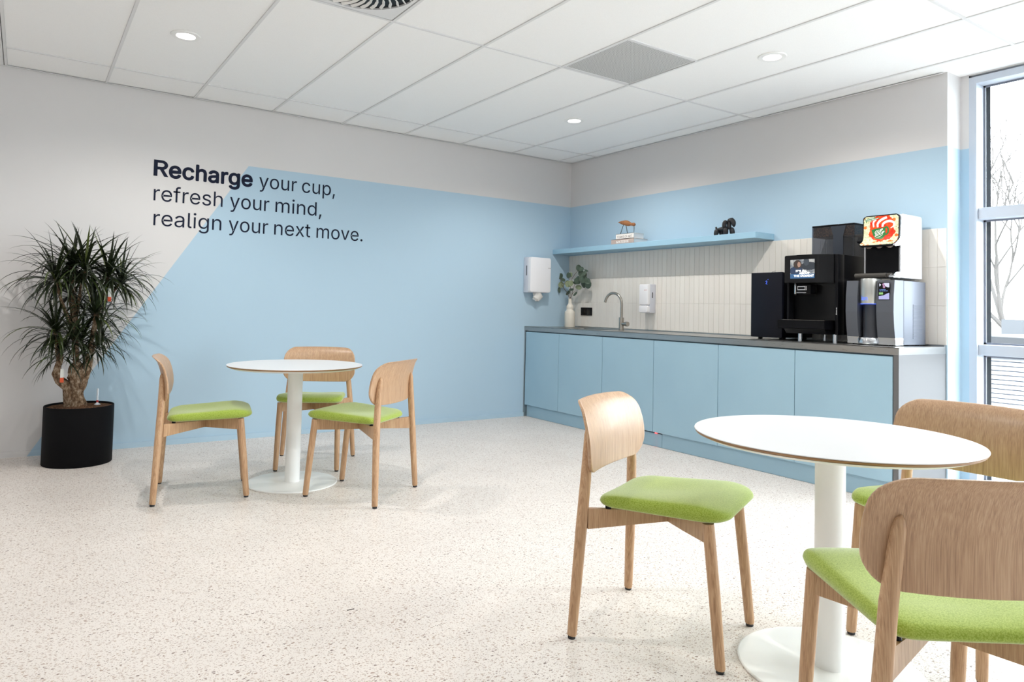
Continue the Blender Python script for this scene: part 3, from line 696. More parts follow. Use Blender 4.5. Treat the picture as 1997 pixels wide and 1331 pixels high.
m = MB(); m.box(-.4308, -.4301, -3.235, -3.227, 1.098, 1.106); m.box(-.4308, -.4301, -3.234, -3.229, 1.108, 1.128); m.box(-.4308, -.4301, -3.234, -3.229, 1.131, 1.144); m.build('vertical_print', mat('silver_print', srgb(170, 170, 172), .4), t)
for a, b in ((-3.11, -2.915), (-3.225, -3.112)):                     # two bean hoppers
    m = MB(); x0, x1, z0, z1, th = -.205, -.03, 1.496, 1.722, .004
    m.box(x0, x0+th, a, b, z0, z1-.012); m.box(x1-th, x1, a, b, z0, z1-.012); m.box(x0+th, x1-th, a, a+th, z0, z1-.012); m.box(x0+th, x1-th, b-th, b, z0, z1-.012)
    h = m.build('bean_hopper', SMOKE, t)
    m = MB(); m.box(x0-.002, x1+.002, a+.001, b-.001, z1-.012, z1, bev=.003); m.build('hopper_lid', BLK, h, True)
    def f_beans(n, l, b_):
        vo = n.new('ShaderNodeTexVoronoi'); vo.inputs['Scale'].default_value = 110; l.new(coords(n, l), vo.inputs['Vector'])
        l.new(ramp(n, l, vo.outputs['Distance'], [(.1, srgb(150, 106, 74)), (.6, srgb(52, 34, 24))]), b_.inputs['Base Color'])
    m = MB(); m.box(x0+.006, x1-.006, a+.006, b-.006, 1.640, 1.708); m.build('coffee_beans', mat('coffee_beans', rough=.5, fn=f_beans), h)
m = MB(); m.prism([(-3.165, 1.71), (-3.055, 1.71), (-3.075, 1.64), (-3.075, 1.50), (-3.145, 1.50), (-3.145, 1.64)], -.2078, -.2054, 'x'); m.build('hopper_divider', mat('blue_grey_plastic', srgb(44, 50, 60), .4), t)

# ------------------------------------------------------------------ water dispenser
t = thing('water_dispenser', 'silver and graphite water dispenser at the window end of the worktop', 'water dispenser', (-.23, -3.445, .912))
YA, YBb = -3.297, -3.597
m = MB(); m.box(-.305, -.03, YBb+.004, YA-.004, .918, 1.318, bev=.004); m.build('rear_case', SILV, t, True)
m = MB(); m.box(-.318, -.300, YBb+.008, YA-.008, .918, 1.316); m.build('dark_seam', GRAPHD, t)
def cheek(ya, yb):      # front cheeks bulge slightly forward at mid height, as on the real front
    m = MB(); lp = []
    for z, x in ((.962, -.418), (1.03, -.430), (1.12, -.438), (1.22, -.436), (1.318, -.424)): lp.append([(x, ya, z), (x, yb, z), (-.3185, yb, z), (-.3185, ya, z)])
    m.rings(lp); bmesh.ops.recalc_face_normals(m.b, faces=m.b.faces[:])
    for f in m.b.faces:
        f.normal_update(); f.material_index = 1 if abs(f.normal.y) > .8 and f.calc_center_median().y < -3.55 else 0
    return m.build('front_cheek', [GRAPH, SILV], t)
cheek(YA, -3.372); cheek(-3.492, YBb)
for a, b in ((YA, -3.372), (-3.492, YBb)):
    m = MB(); m.rings([[(-.418, a, .962), (-.418, b, .962), (-.3185, b, .962), (-.3185, a, .962)], [(-.412, a, .918), (-.412, b, .918), (-.3185, b, .918), (-.3185, a, .918)]]); m.build('foot_panel', CHROME, t)
m = MB(); m.box(-.36, -.3185, -3.491, -3.373, .93, 1.315); m.build('niche_back', GRAPHD, t)
m = MB(); m.lathe([(.055, .94), (.055, 1.17)], (-.365, -3.432, 0), 32); m.build('niche_column', mat('smoky_panel', srgb(70, 72, 78), .25, .5), t, True)
m = MB(); m.lathe([(.057, 1.172), (.058, 1.174), (.058, 1.324), (.055, 1.330), (.02, 1.331)], (-.388, -3.432, 0), 40); m.build('dispensing_head', mat('satin_silver', srgb(196, 198, 196), .32, .8), t, True)
MB().lathe([(.0585, 1.1685), (.0585, 1.1715)], (-.388, -3.432, 0), 40).build('light_ring', BLUELED, t, True)
m = MB(); m.lathe([(.060, .918), (.066, .925), (.066, .952), (.062, .958), (.02, .956)], (-.40, -3.432, 0), 40); m.build('drip_cup', CHROME, t, True)
import math as _m
def on_head(u, v, w):
    a = (u-3.425)/.058; rr = .0583+w
    return (-.388-rr*_m.cos(a), -3.425-.007-rr*_m.sin(a), v)
text_mesh('lit_logo', 'ion', 3.392, 3.434, 1.192, .020, .01, on_head, mat('lit_blue_logo', (.02, .04, .2), .4, emit=(.12, .22, 1), es=1.2), t, 'x', .0006)
m = MB(); m.box(-.4385, -.434, -3.575, -3.505, 1.196, 1.302); m.build('screen_bezel', GLOSSBLK, t)
def lit(name, c, e, polys):
    m = MB()
    for p in polys: m.prism([(-u, v) for u, v in p], -.4392, -.4384, 'x')
    m.build(name, mat(name, (.02, .02, .03), .3, emit=srgb(*c), es=e), t)
ell = lambda cu, cv, ru, rv: [(cu+ru*math.cos(2*math.pi*k/16), cv+rv*math.sin(2*math.pi*k/16)) for k in range(16)]
lit('lit_lilac_area', (190, 190, 240), .9, [[(3.508, 1.199), (3.572, 1.199), (3.572, 1.238), (3.556, 1.234), (3.540, 1.224), (3.508, 1.219)]])
lit('lit_white_area', (226, 226, 246), .9, [[(3.540, 1.299), (3.572, 1.299), (3.572, 1.272), (3.560, 1.273), (3.548, 1.280), (3.542, 1.290)], [(3.511, 1.297), (3.517, 1.294), (3.522, 1.291), (3.520, 1.285), (3.512, 1.278)]])
lit('lit_pink_area', (190, 140, 180), .9, [ell(3.536, 1.290, .006, .008), ell(3.540, 1.276, .007, .008)])
lit('lit_text_lines', (110, 150, 220), .9, [[(a, z), (b, z), (b, z+.0035), (a, z+.0035)] for a, b, z in ((3.513, 3.519, 1.257), (3.522, 3.550, 1.257), (3.513, 3.524, 1.249), (3.528, 3.535, 1.249), (3.538, 3.550, 1.249), (3.553, 3.562, 1.249))])
lit('lit_green_key', (150, 205, 120), .9, [[(3.510, 1.228), (3.534, 1.228), (3.534, 1.242), (3.510, 1.242)]])
slat_first = None
MB().box(-.192, -.082, YBb+.0045, YBb+.006, .955, 1.175).build('vent_back', GRAPHD, t)
for k in range(26):
    z = .958+k*.0084
    if slat_first is None:
        m = MB(); m.rings([[(x, YBb+.005, z), (x, YBb+.001, z-.0005), (x, YBb+.001, z+.0035), (x, YBb+.005, z+.0045)] for x in (-.193, -.081)]); slat_first = m.build('vent_slat', SILV, t); zf = z
    else:
        o = slat_first.copy(); C.objects.link(o); o.parent = t; o.location = (0, 0, z-zf)
for x in (-.39, -.07):
    for y in (-3.33, -3.56): MB().lathe([(.012, .9122), (.012, .919)], (x, y, 0), 14).build('foot', RUBBER, t)

# ------------------------------------------------------------------ soup dispenser, standing on the water dispenser
t = thing('soup_dispenser', 'white soup dispenser with a printed orange front, standing on the water dispenser', 'soup dispenser', (-.18, -3.47, 1.331))
YC, YD = -3.352, -3.582
m = MB(); m.prism(rrect(.262, .40, (.02, .02, .004, .004), 5, -.186, 1.537), YD, YC, 'y'); m.build('case', mat('glossy_white_case', srgb(206, 208, 213), .2, coat=.2), t, True)
m = MB(); m.box(-.321, -.3165, YD+.012, YC-.012, 1.338, 1.540); m.build('black_back_panel', BLK, t)
for y in (YC-.011, YD+.001):
    MB().box(-.323, -.3165, y, y+.010, 1.338, 1.70).build('side_rail', CHROME, t)
m = MB(); lp = [[(x, y, z) for x, z in ((-.40+q, 1.345+q*.2), (-.40+q, 1.362-q*.2))] for q in (0,)]
m = MB(); m.tube([(-.395, YC+.015, 1.350), (-.395, YD+.05, 1.350)], .015, 14); m.box(-.395, -.3165, YD+.02, YC+.012, 1.3365, 1.364, bev=.004); m.build('cup_rest', mat('dark_bronze_rubber', srgb(62, 58, 54), .6), t, True)
m = MB(); m.prism([(-.41, 1.336), (-.40, 1.352), (-.37, 1.370), (-.3165, 1.372), (-.3165, 1.336)], YD-.003, YD+.035, 'y'); bmesh.ops.bevel(m.b, geom=m.b.edges[:], offset=.006, segments=2, affect='EDGES'); m.build('silver_end_cap', CHROME, t, True)
# curved front panel: upright, then sweeping forward to a lip at its foot
prof = [(-.335, 1.738), (-.336, 1.70), (-.337, 1.66), (-.338, 1.62), (-.341, 1.595), (-.348, 1.578), (-.360, 1.566), (-.376, 1.558), (-.392, 1.548), (-.400, 1.538)]
sarc = [0]
for a, b in zip(prof, prof[1:]): sarc.append(sarc[-1]+math.dist(a, b))
LT = sarc[-1]
def on_panel(u, s, w):
    """u = distance along the panel width from its left edge, s = arc length down from the top, w = lift off the surface"""
    s = min(max(s, 0), LT)
    i = max(k for k in range(len(sarc)) if sarc[k] <= s+1e-9); i = min(i, len(prof)-2); f = (s-sarc[i])/(sarc[i+1]-sarc[i])
    x = prof[i][0]+(prof[i+1][0]-prof[i][0])*f; z = prof[i][1]+(prof[i+1][1]-prof[i][1])*f
    tx, tz = prof[i+1][0]-prof[i][0], prof[i+1][1]-prof[i][1]; L = math.hypot(tx, tz)
    return (x+tz/L*w, YC-u, z-tx/L*w)
PWD = YC-YD
def sheet(outline, w, name, m, parent):
    """thin print laid on the curved panel: outline in (u, s); strips by s so that it follows the curve"""
    mb = MB(); N = 16; s0 = min(p[1] for p in outline); s1 = max(p[1] for p in outline)
    def span(s):
        xs = []
        for (a, b), (c, d) in zip(outline, outline[1:]+outline[:1]):
            if (b-s)*(d-s) < 0: xs.append(a+(c-a)*(s-b)/(d-b))
        xs.sort(); return xs
    rows_ = []
    for k in range(N+1):
        s = s0+(s1-s0)*min(max(k/N, .004), .996); xs = span(s)
        rows_.append((s, xs[0], xs[-1]) if len(xs) >= 2 else None)
    pv = None
    for rw in rows_:
        if rw is None: continue
        M_ = 6; cur = [mb.b.verts.new(on_panel(rw[1]+(rw[2]-rw[1])*i/M_, rw[0], w)) for i in range(M_+1)]
        if pv:
            for i in range(M_): mb.b.faces.new((pv[i], pv[i+1], cur[i+1], cur[i]))
        pv = cur
    return mb.build(name, m, parent)
po = [(u+PWD/2, s+LT/2) for u, s in rrect(PWD, LT, .022, 6)]
pi_ = [(u+PWD/2, s+LT/2) for u, s in rrect(PWD-.012, LT-.012, .018, 6)]
m = MB()
M2 = 14; loops = []
for k in range(24):
    s = LT*k/23
    def half(s_):
        r_ = .022; e = min(s_, LT-s_)
        return PWD/2-(r_-math.sqrt(max(0, r_*r_-(r_-e)**2)) if e < r_ else 0)
    hw = half(s); loops.append([on_panel(PWD/2-hw, s, 0), on_panel(PWD/2+hw, s, 0), on_panel(PWD/2+hw, s, -.012), on_panel(PWD/2-hw, s, -.012)])
m.rings(loops); panel_o = m.build('front_panel', BLK, t)
def f_print(n, l, b):
    v = coords(n, l); s = n.new('ShaderNodeSeparateXYZ'); l.new(v, s.inputs[0]); u, z = s.outputs[1], s.outputs[2]
    col = ramp(n, l, noise_tex(n, l, v, 70, 2), [(.4, srgb(228, 222, 198)), (.62, srgb(206, 206, 160))])
    vo = n.new('ShaderNodeTexVoronoi'); vo.inputs['Scale'].default_value = 30; l.new(v, vo.inputs['Vector']); sc = n.new('ShaderNodeSeparateColor'); l.new(vo.outputs['Color'], sc.inputs[0])
    sp = vmath(n, l, 'MULTIPLY', vmath(n, l, 'LESS_THAN', vo.outputs['Distance'], .36), vmath(n, l, 'LESS_THAN', sc.outputs[0], .55))
    col = mix(n, l, sp, col, srgb(232, 120, 52))
    v2 = n.new('ShaderNodeTexVoronoi'); v2.inputs['Scale'].default_value = 75; l.new(v, v2.inputs['Vector']); s2 = n.new('ShaderNodeSeparateColor'); l.new(v2.outputs['Color'], s2.inputs[0])
    gsp = vmath(n, l, 'MULTIPLY', vmath(n, l, 'LESS_THAN', v2.outputs['Distance'], .3), vmath(n, l, 'LESS_THAN', s2.outputs[1], .25))
    col = mix(n, l, gsp, col, srgb(120, 140, 70))
    cu, cz = -3.473, 1.653
    a = vmath(n, l, 'DIVIDE', vmath(n, l, 'SUBTRACT', u, cu-t.location.y), .083); c = vmath(n, l, 'DIVIDE', vmath(n, l, 'SUBTRACT', z, cz-t.location.z), .092)
    d = vmath(n, l, 'ADD', vmath(n, l, 'ADD', vmath(n, l, 'MULTIPLY', a, a), vmath(n, l, 'MULTIPLY', c, c)), vmath(n, l, 'MULTIPLY', noise_tex(n, l, v, 32, 2), 1.3))
    soup = ramp(n, l, noise_tex(n, l, v, 40, 3), [(.4, srgb(214, 44, 24)), (.65, srgb(236, 92, 34))])
    col = mix(n, l, vmath(n, l, 'LESS_THAN', d, 1.6), col, soup)
    l.new(col, b.inputs['Base Color'])
sheet(pi_, .0006, 'printed_sheet', mat('soup_print', rough=.25, fn=f_print), t)
cupo = [(.0543, .0915), (.100, .0835), (.1438, .0811), (.1454, .1286), (.1278, .1565), (.0863, .1552), (.0671, .1276)]
CUPG = mat('green_print', srgb(34, 120, 56), .4); WPR = mat('white_print_ink', srgb(244, 242, 236), .4)
sheet(cupo, .0012, 'cup_print', CUPG, t)
def stroke(pts, wd, name, m, w=.0012):
    mb = MB(); P = [Vector((a, b)) for a, b in pts]; pv = None
    for i, p in enumerate(P):
        d = (P[min(i+1, len(P)-1)]-P[max(i-1, 0)]).normalized(); nn = Vector((-d.y, d.x)); k = wd[i]/2 if isinstance(wd, list) else wd/2
        cur = [mb.b.verts.new(on_panel(p.x+nn.x*k*q, p.y+nn.y*k*q, w)) for q in (-1, 1)]
        if pv: mb.b.faces.new((pv[0], pv[1], cur[1], cur[0]))
        pv = cur
    return mb.build(name, m, t)
arc = lambda cu, cs, r, a0, a1, n=12: [(cu+r*math.cos(R(a0+(a1-a0)*k/n)), cs+r*math.sin(R(a0+(a1-a0)*k/n))) for k in range(n+1)]
stroke([(.1488+.0130*math.sin(R(a)), .1030-.0235*math.cos(R(a))) for a in range(-50, 215, 22)], .0105, 'cup_handle_print', CUPG, .0013)
stroke([(.1246, .0773), (.1278, .0616), (.1340, .0535), (.1438, .0479), (.1550, .0445), (.1661, .0434), (.1785, .0455), (.1885, .0502), (.1950, .0565), (.1981, .0646), (.1960, .0725), (.1917, .0792), (.1757, .0883)], [.012, .014, .0145, .015, .015, .015, .0145, .014, .013, .0115, .010, .008, .003], 'steam_print', WPR)
stroke([(.0958, .0777), (.0942, .0600), (.0985, .0495), (.1054, .0406), (.1160, .0330), (.1278, .0268), (.1518, .0182)], [.011, .013, .014, .015, .0155, .016, .014], 'steam_print', WPR)
stroke([(.0703, .0755), (.0671, .0526), (.0703, .0377), (.0863, .0287)], [.008, .011, .014, .006], 'steam_print', WPR)
text_mesh('logo_text', 'CUP', .0770, .1250, 0, .0175, .03, lambda u, v, w: on_panel(u+v*.25, .1194-(u-.0767)*.309-v, .0018+w), WPR, t, 'C', .0004)
text_mesh('logo_text', 'SOUP', .0785, .1345, 0, .0165, .03, lambda u, v, w: on_panel(u+v*.25, .1380-(u-.0783)*.33-v, .0018+w), WPR, t, 'C', .0004)
stroke([(.0830, .1400), (.0958, .1425), (.1080, .1400), (.1200, .1330), (.131, .1239)], [.001, .0035, .004, .0035, .001], 'logo_text', WPR, .0018)
stroke([(.0112, .0247), (.0783, .0136)], .0095, 'banner_print', CUPG); stroke([(.0192, .0333), (.1038, .0194)], .0085, 'banner_print', CUPG, .0014)
for a, b, wd_ in (((.0160, .0240), (.0300, .0217), .004), ((.0330, .0212), (.0730, .0146), .004), ((.0240, .0326), (.0520, .0280), .0035), ((.0550, .0275), (.0990, .0203), .0035)): stroke([a, b], wd_, 'banner_text', WPR, .0019)
m = MB(); m.prism([(-.3165, 1.60), (-.337, 1.588), (-.352, 1.568), (-.398, 1.545), (-.402, 1.534), (-.385, 1.530), (-.3165, 1.540)], YD-.003, YD+.010, 'y'); bmesh.ops.bevel(m.b, geom=m.b.edges[:], offset=.003, segments=2, affect='EDGES'); m.build('silver_cheek', CHROME, t, True)
m = MB(); m.prism([(-.335, 1.605), (-.345, 1.588), (-.36, 1.575), (-.34, 1.565), (-.33, 1.57)], YC-.002, YC+.03, 'y'); m.build('side_knob', BLK, t)
for k in range(3):
    m = MB(); yk = YC-.05-k*.065; m.rings([[(x_, yk+.026*q*math.cos(a)*.9, z_+.0) for a in [2*math.pi*j/12 for j in range(12)] for x_ in [(-.358+.026*q*math.sin(a))]] for z_, q in ((1.548, 1), (1.536, .9), (1.524, .35))]); m.build('outlet_nozzle', mat('brown_nozzle', srgb(110, 96, 88), .5), t, True)

# ------------------------------------------------------------------ tables
def table(x, y, label, TR=.40, TZ=.716):
    t = thing('round_table', label, 'table', (x, y, 0), 'round white pedestal tables')
    MB().lathe([(TR-.002, TZ-.0025), (TR, TZ-.0018), (TR-.001, TZ), (.001, TZ)], (x, y, 0), 96).build('tabletop', LAM, t, True, 30)
    MB().lathe([(TR-.001, TZ-.0025), (TR, TZ-.003), (TR-.004, TZ-.010), (TR-.012, TZ-.0115)], (x, y, 0), 96).build('plywood_edge', PLY, t, True)
    MB().lathe([(.001, TZ-.003), (TR-.006, TZ-.011), (TR-.030, TZ-.021), (TR-.04, TZ-.022), (.001, TZ-.022)], (x, y, 0), 96).build('underside', LAMU, t, True, 25)
    MB().lathe([(.044, .0082), (.044, TZ-.022)], (x, y, 0), 40).build('column', POWDER, t, True)
    m = MB(); m.lathe([(.266, .0002), (.268, .002), (.268, .006), (.264, .008), (.001, .0082)], (x, y, 0), 80); m.build('base_plate', POWDER, t, True, 25)
    return t
table(-3.437, -1.545, 'round white pedestal table in the middle of the room by the blue wall')
table(-2.722, -4.553, 'round white pedestal table in the right foreground near the window', .410)

# ------------------------------------------------------------------ chairs
def chair(label):
    t = thing('dining_chair', label, 'chair', (0, 0, 0), 'oak chairs with green seats')
    # seat: rounded trapezoid, dished, thicker rolled front edge
    def outline(n=10):
        P = []
        cs = [((.219, .255), .085), ((-.219, .255), .085), ((-.192, -.188), .07), ((.192, -.188), .07)]
        pts = [Vector(c[0]) for c in cs]
        for i, (c, r) in enumerate(cs):
            p = pts[i]; a = (pts[i-1]-p).normalized(); b = (pts[(i+1) % 4]-p).normalized()
            ang = a.angle(b); d = r/math.tan(ang/2); s = p+a*d; e = p+b*d
            for k in range(n+1):
                f = k/n; q = s.lerp(p, f).lerp(p.lerp(e, f), f); P.append((q.x, q.y))
        Q = []          # insert points along straights for a smooth dish
        for i, p in enumerate(P):
            q = P[(i+1) % len(P)]; Q.append(p)
            L = math.dist(p, q)
            if L > .06:
                for k in range(1, 6): Q.append((p[0]+(q[0]-p[0])*k/6, p[1]+(q[1]-p[1])*k/6))
        return Q
    O = outline()
    top = lambda x, y: .474+.026*(y+.185)/.44-.013*math.exp(-((x/.15)**2+((y+.04)/.15)**2))-.026*max(0, (y-.14)/.115)**2-.012*max(0, (-y-.10)/.085)**2-.006*(x/.22)**4
    bot = lambda x, y: .428+.016*(y+.185)/.43
    loops = []
    def ring(k, z): loops.append([(x*k, .03+(y-.03)*k, z(x*k, .03+(y-.03)*k)) for x, y in O])
    for k in (.02, .45, .80, .93): ring(k, bot)
    ring(.975, lambda x, y: bot(x, y)+.006); ring(.995, lambda x, y: bot(x, y)*.62+top(x, y)*.38); ring(1.0, lambda x, y: bot(x, y)*.45+top(x, y)*.55)
    ring(.99, lambda x, y: bot(x, y)*.22+top(x, y)*.78); ring(.965, lambda x, y: bot(x, y)*.06+top(x, y)*.94); ring(.92, lambda x, y: top(x, y)-.0005)
    for k in (.84, .72, .58, .42, .25, .02): ring(k, top)
    m = MB(); m.rings(loops); m.build('seat', FABRIC, t, True, 80)
    # backrest: moulded veneer shell
    W, Z0, Z1 = .504, .540, .774
    B = [(x, z) for x, z in rrect(W, Z1-Z0, (.068, .068, .074, .074), 8, 0, (Z0+Z1)/2)]
    BB = []
    for i, p in enumerate(B):
        q = B[(i+1) % len(B)]; BB.append(p)
        L = math.dist(p, q)
        if L > .05:
            nn = int(L/.03)
            for k in range(1, nn): BB.append((p[0]+(q[0]-p[0])*k/nn, p[1]+(q[1]-p[1])*k/nn))
    def shape(x, z):
        x *= 1-.05*max(0, (z-.66)/.12)                       # a touch narrower to the top
        zz = z+.006*(1-(x/.252)**2)*max(-1, min(1, (z-.657)/.117))
        lean = -.176-.042*max(0, (z-.60)/.174)**2-.016*max(0, (z-.735)/.039)**2
        return Vector((x, lean-.036*(1-(x/.252)**2), zz))
    m = MB(); loops = []
    T_ = .0125; cz = (Z0+Z1)/2
    def br(k, off): loops.append([shape(x*k, cz+(z-cz)*k)+Vector((0, off, 0)) for x, z in BB])
    for k in (.02, .3, .55, .75, .88, .96): br(k, -T_)
    br(.985, -T_); br(.996, -T_*.85); br(1, -T_*.5); br(.996, -T_*.15); br(.985, 0)
    for k in (.96, .88, .75, .55, .3, .02): br(k, 0)
    m.rings(loops); m.build('backrest', OAKV, t, True, 60)
    for s in (-1, 1):
        m = MB(); m.tube([(s*.25, -.235, .010), (s*.2495, -.2345, .014), (s*.236, -.226, .20), (s*.225, -.219, .36), (s*.209, -.2135, .52), (s*.196, -.2135, .62), (s*.1905, -.215, .665), (s*.188, -.216, .685), (s*.187, -.2165, .694)],
                         [.0142, .0160, .0182, .0192, .0182, .0160, .0140, .0095, .002], 18); lg = m.build('leg', OAK, t, True, 60)
        MB().lathe([(.0115, .0003), (.0128, .002), (.0128, .0105)], (s*.25, -.235, 0), 14).build('foot_cap', RUBBER, lg)
        m = MB(); m.tube([(s*.195, .235, .010), (s*.195, .235, .014), (s*.191, .215, .22), (s*.187, .193, .425), (s*.187, .192, .438)], [.0142, .0160, .0180, .0182, .0175], 18); lg = m.build('leg', OAK, t, True, 60)
        MB().lathe([(.0115, .0003), (.0128, .002), (.0128, .0105)], (s*.195, .235, 0), 14).build('foot_cap', RUBBER, lg)
    # crossed braces under the seat
    for s in (-1, 1):
        A, Bp = Vector((s*.221, -.212, 0)), Vector((-s*.187, .192, 0)); d = (Bp-A).normalized(); nn = Vector((-d.y, d.x, 0))*.0105
        lp = []
        for f, zl, zh in ((0.02, .357, .424), (.25, .363, .416), (.5, .369, .408), (.75, .372, .424), (.985, .378, .440)):
            p = A.lerp(Bp, f); lp.append([p-nn+Vector((0, 0, zl)), p+nn+Vector((0, 0, zl)), p+nn+Vector((0, 0, zh)), p-nn+Vector((0, 0, zh))])
        m = MB(); m.rings(lp); m.build('cross_brace', OAK, t)
    for x, y, z in ((.126, .131, .418), (-.126, .131, .418), (.160, -.151, .41), (-.160, -.151, .41)):
        m = MB(); m.lathe([(.010, z), (.010, bot(x, y)+.004)], (x, y, 0), 12); m.build('seat_spacer', BLK, t)
    return t
CH = [('oak chair with green seat in side view, left of the far round table', -3.949, -1.505, -101.97),
      ('oak chair with green seat behind the column of the far round table', -3.158, -1.100, 151.6),
      ('oak chair with green seat seen from behind, right of the far round table', -3.174, -1.959, 37.3),
      ('oak chair with green seat, backrest pale in the window light, left of the near table', -2.958, -4.103, -156.14),
      ('oak chair with green seat behind the near round table, beside the window', -2.191, -4.646, 92.3),
      ('oak chair seen from behind, nearest the camera at the right edge', -3.083, -5.013, -35.6)]
c0 = chair(CH[0][0])
for k, (lb, x, y, a) in enumerate(CH):
    if k == 0: c0.location = (x, y, 0); c0.rotation_euler = (0, 0, R(a))
    else: dup(c0, 'dining_chair', (x, y, 0), R(a), lb)

# ------------------------------------------------------------------ potted dracaena
px, py = -4.50, -.355
t = thing('potted_dracaena', 'tall spiky dragon tree in a black pot at the left wall', 'potted plant', (px, py, 0))
m = MB(); m.lathe([(.203, .0005), (.205, .004), (.205, .376), (.203, .380), (.199, .380), (.197, .376), (.197, .30), (.001, .298)], (px, py, 0), 72); m.build('pot', POTM, t, True, 40)
m = MB(); lp = []
for k in range(9):
    r = .1965*(1-k/8.05); lp.append([(px+r*math.cos(a), py+r*math.sin(a), .366+.014*noise.noise(Vector((math.cos(a)*r*30, math.sin(a)*r*30, 3)))+.012*(k/8)) for a in [2*math.pi*j/36 for j in range(36)]])
m.rings(lp); m.build('soil', SOIL, t, True, 80)
m = MB(); bxp = px-.012
m.tube([(bxp, py, .345), (bxp, py, .365), (bxp, py, .39), (bxp-.002, py, .425), (bxp-.004, py, .46), (bxp-.005, py, .495), (bxp-.006, py, .53), (bxp-.009, py, .565), (bxp-.012, py, .60), (bxp-.018, py, .63), (bxp-.026, py, .66)], [.062, .057, .050, .044, .041, .045, .050, .054, .050, .042, .030], 24, wob=.55)
m.tube([(bxp, py, .52), (bxp+.03, py+.005, .58), (bxp+.048, py+.01, .64), (bxp+.052, py+.01, .70)], [.044, .042, .032, .022], 18, wob=.5)
m.tube([(bxp-.035, py+.01, .36), (bxp-.045, py+.01, .44), (bxp-.06, py+.012, .50), (bxp-.105, py+.014, .545), (bxp-.125, py+.012, .59), (bxp-.118, py+.01, .66)], [.04, .034, .032, .03, .026, .018], 14, wob=.35)
m.build('trunk', BARK, t, True, 70)
CRO = [(-4.579, -.36, 1.30, 1.05, 66), (-4.506, -.45, 1.275, 1.05, 66), (-4.363, -.36, 1.245, 1.05, 68), (-4.281, -.30, 1.205, .95, 54), (-4.673, -.42, 1.215, 1.0, 62), (-4.44, -.46, .995, 1.0, 62), (-4.658, -.38, .865, .95, 58), (-4.50, -.28, .80, .9, 48), (-4.615, -.42, .72, .85, 36), (-4.58, -.22, 1.12, .95, 50), (-4.40, -.30, .87, .85, 40), (-4.42, -.44, .76, .8, 34), (-4.56, -.46, .82, .85, 40)]
for a, b, c, rr in (((bxp-.012, py, .58), (-4.545, -.36, .9), CRO[0], .019), ((-4.545, -.36, .9), (-4.535, -.40, 1.12), CRO[1], .013), ((bxp+.05, py+.01, .68), (-4.43, -.36, .95), CRO[2], .014), ((-4.42, -.36, 1.0), (-4.36, -.33, 1.10), CRO[3], .011), ((-4.55, -.37, .85), (-4.63, -.40, 1.05), CRO[4], .012), ((bxp+.05, py+.01, .68), (-4.445, -.40, .85), CRO[5], .013), ((bxp-.118, py+.01, .64), (-4.64, -.37, .76), CRO[6], .014), ((bxp+.04, py, .64), (-4.49, -.31, .72), CRO[7], .013), ((bxp-.118, py+.01, .62), (-4.618, -.39, .66), CRO[8], .013), ((-4.545, -.36, .86), (-4.57, -.28, 1.0), CRO[9], .011), ((bxp+.05, py+.01, .68), (-4.42, -.33, .76), CRO[10], .011)):
    m = MB(); A, Bv, Cc = Vector(a), Vector(b), Vector(c[:3])
    m.tube([A.lerp(Bv, f).lerp(Bv.lerp(Cc, f), f) for f in (0, .2, .4, .6, .8, 1)], [rr, rr*.95, rr*.9, rr*.85, rr*.8, rr*.7], 10, wob=.25); m.build('branch', BARK, t, True, 70)
# leaf blades: a dozen shapes from upright to drooping, shared between copies
VAR = []
for e, dr, L in ((84, 10, .28), (76, 16, .30), (68, 30, .32), (58, 48, .34), (50, 62, .35), (42, 78, .36), (34, 88, .36), (24, 90, .35), (12, 84, .34), (2, 76, .33), (-12, 66, .31), (-26, 55, .28)):
    me = bmesh.new(); N = 9; p = Vector((.010, 0, 0)); prev = None
    for k in range(N+1):
        s = k/N; a = R(e-dr*s**1.25)
        wd = .0085*min(1, .5+s*2.2)*(1-s**2.4)+.0003
        tv = Vector((math.cos(a), 0, math.sin(a))); nv = Vector((-math.sin(a), 0, math.cos(a)))
        row = [me.verts.new(p+Vector((0, wd, 0))+nv*wd*.25), me.verts.new(p-nv*wd*.12), me.verts.new(p+Vector((0, -wd, 0))+nv*wd*.25)]
        if prev:
            for q in (0, 1): me.faces.new((prev[q], prev[q+1], row[q+1], row[q]))
        prev = row; p = p+tv*(L/N)
    VAR.append(me)
VM = []
for b in VAR:
    md = bpy.data.meshes.new('leaf'); b.to_mesh(md); b.free(); md.materials.append(LEAF); md.shade_smooth(); VM.append(md)
rnd = random.Random(7); LV = []
for cx_, cy_, cz_, sc, n in CRO:
    for k in range(n):
        f = (k+.5)/n
        vi = min(11, max(0, int(12*f**.62+rnd.uniform(-.8, .8))))
        M_ = Matrix.Translation((cx_-px, cy_-py, cz_+.05*(1-f)-.03)) @ Matrix.Rotation(k*2.39996+rnd.uniform(-.3, .3), 4, 'Z') @ Matrix.Rotation(rnd.uniform(-.12, .12), 4, 'X') @ Matrix.Scale(sc*rnd.uniform(.82, 1.12), 4)
        q = M_ @ Vector((.3, 0, 0))
        if q.y+py > -.03:       # blades that would reach the wall turn to the room
            M_ = Matrix.Translation((cx_-px, cy_-py, cz_+.05*(1-f)-.03)) @ Matrix.Rotation(-rnd.uniform(.1, 3.0), 4, 'Z') @ Matrix.Scale(sc*rnd.uniform(.82, 1.0), 4)
        LV.append((vi, M_))
order = list(range(len(LV))); rnd.shuffle(order)
for i in order[:290]:
    vi, M_ = LV[i]; o = bpy.data.objects.new('leaf', VM[vi]); C.objects.link(o); o.parent = t; o.matrix_local = M_
fb = MB()
for i in order[290:]:
    vi, M_ = LV[i]; tb_ = bmesh.new(); tb_.from_mesh(VM[vi]); tb_.transform(Matrix.Translation((px, py, 0)) @ M_); fb.add(tb_)
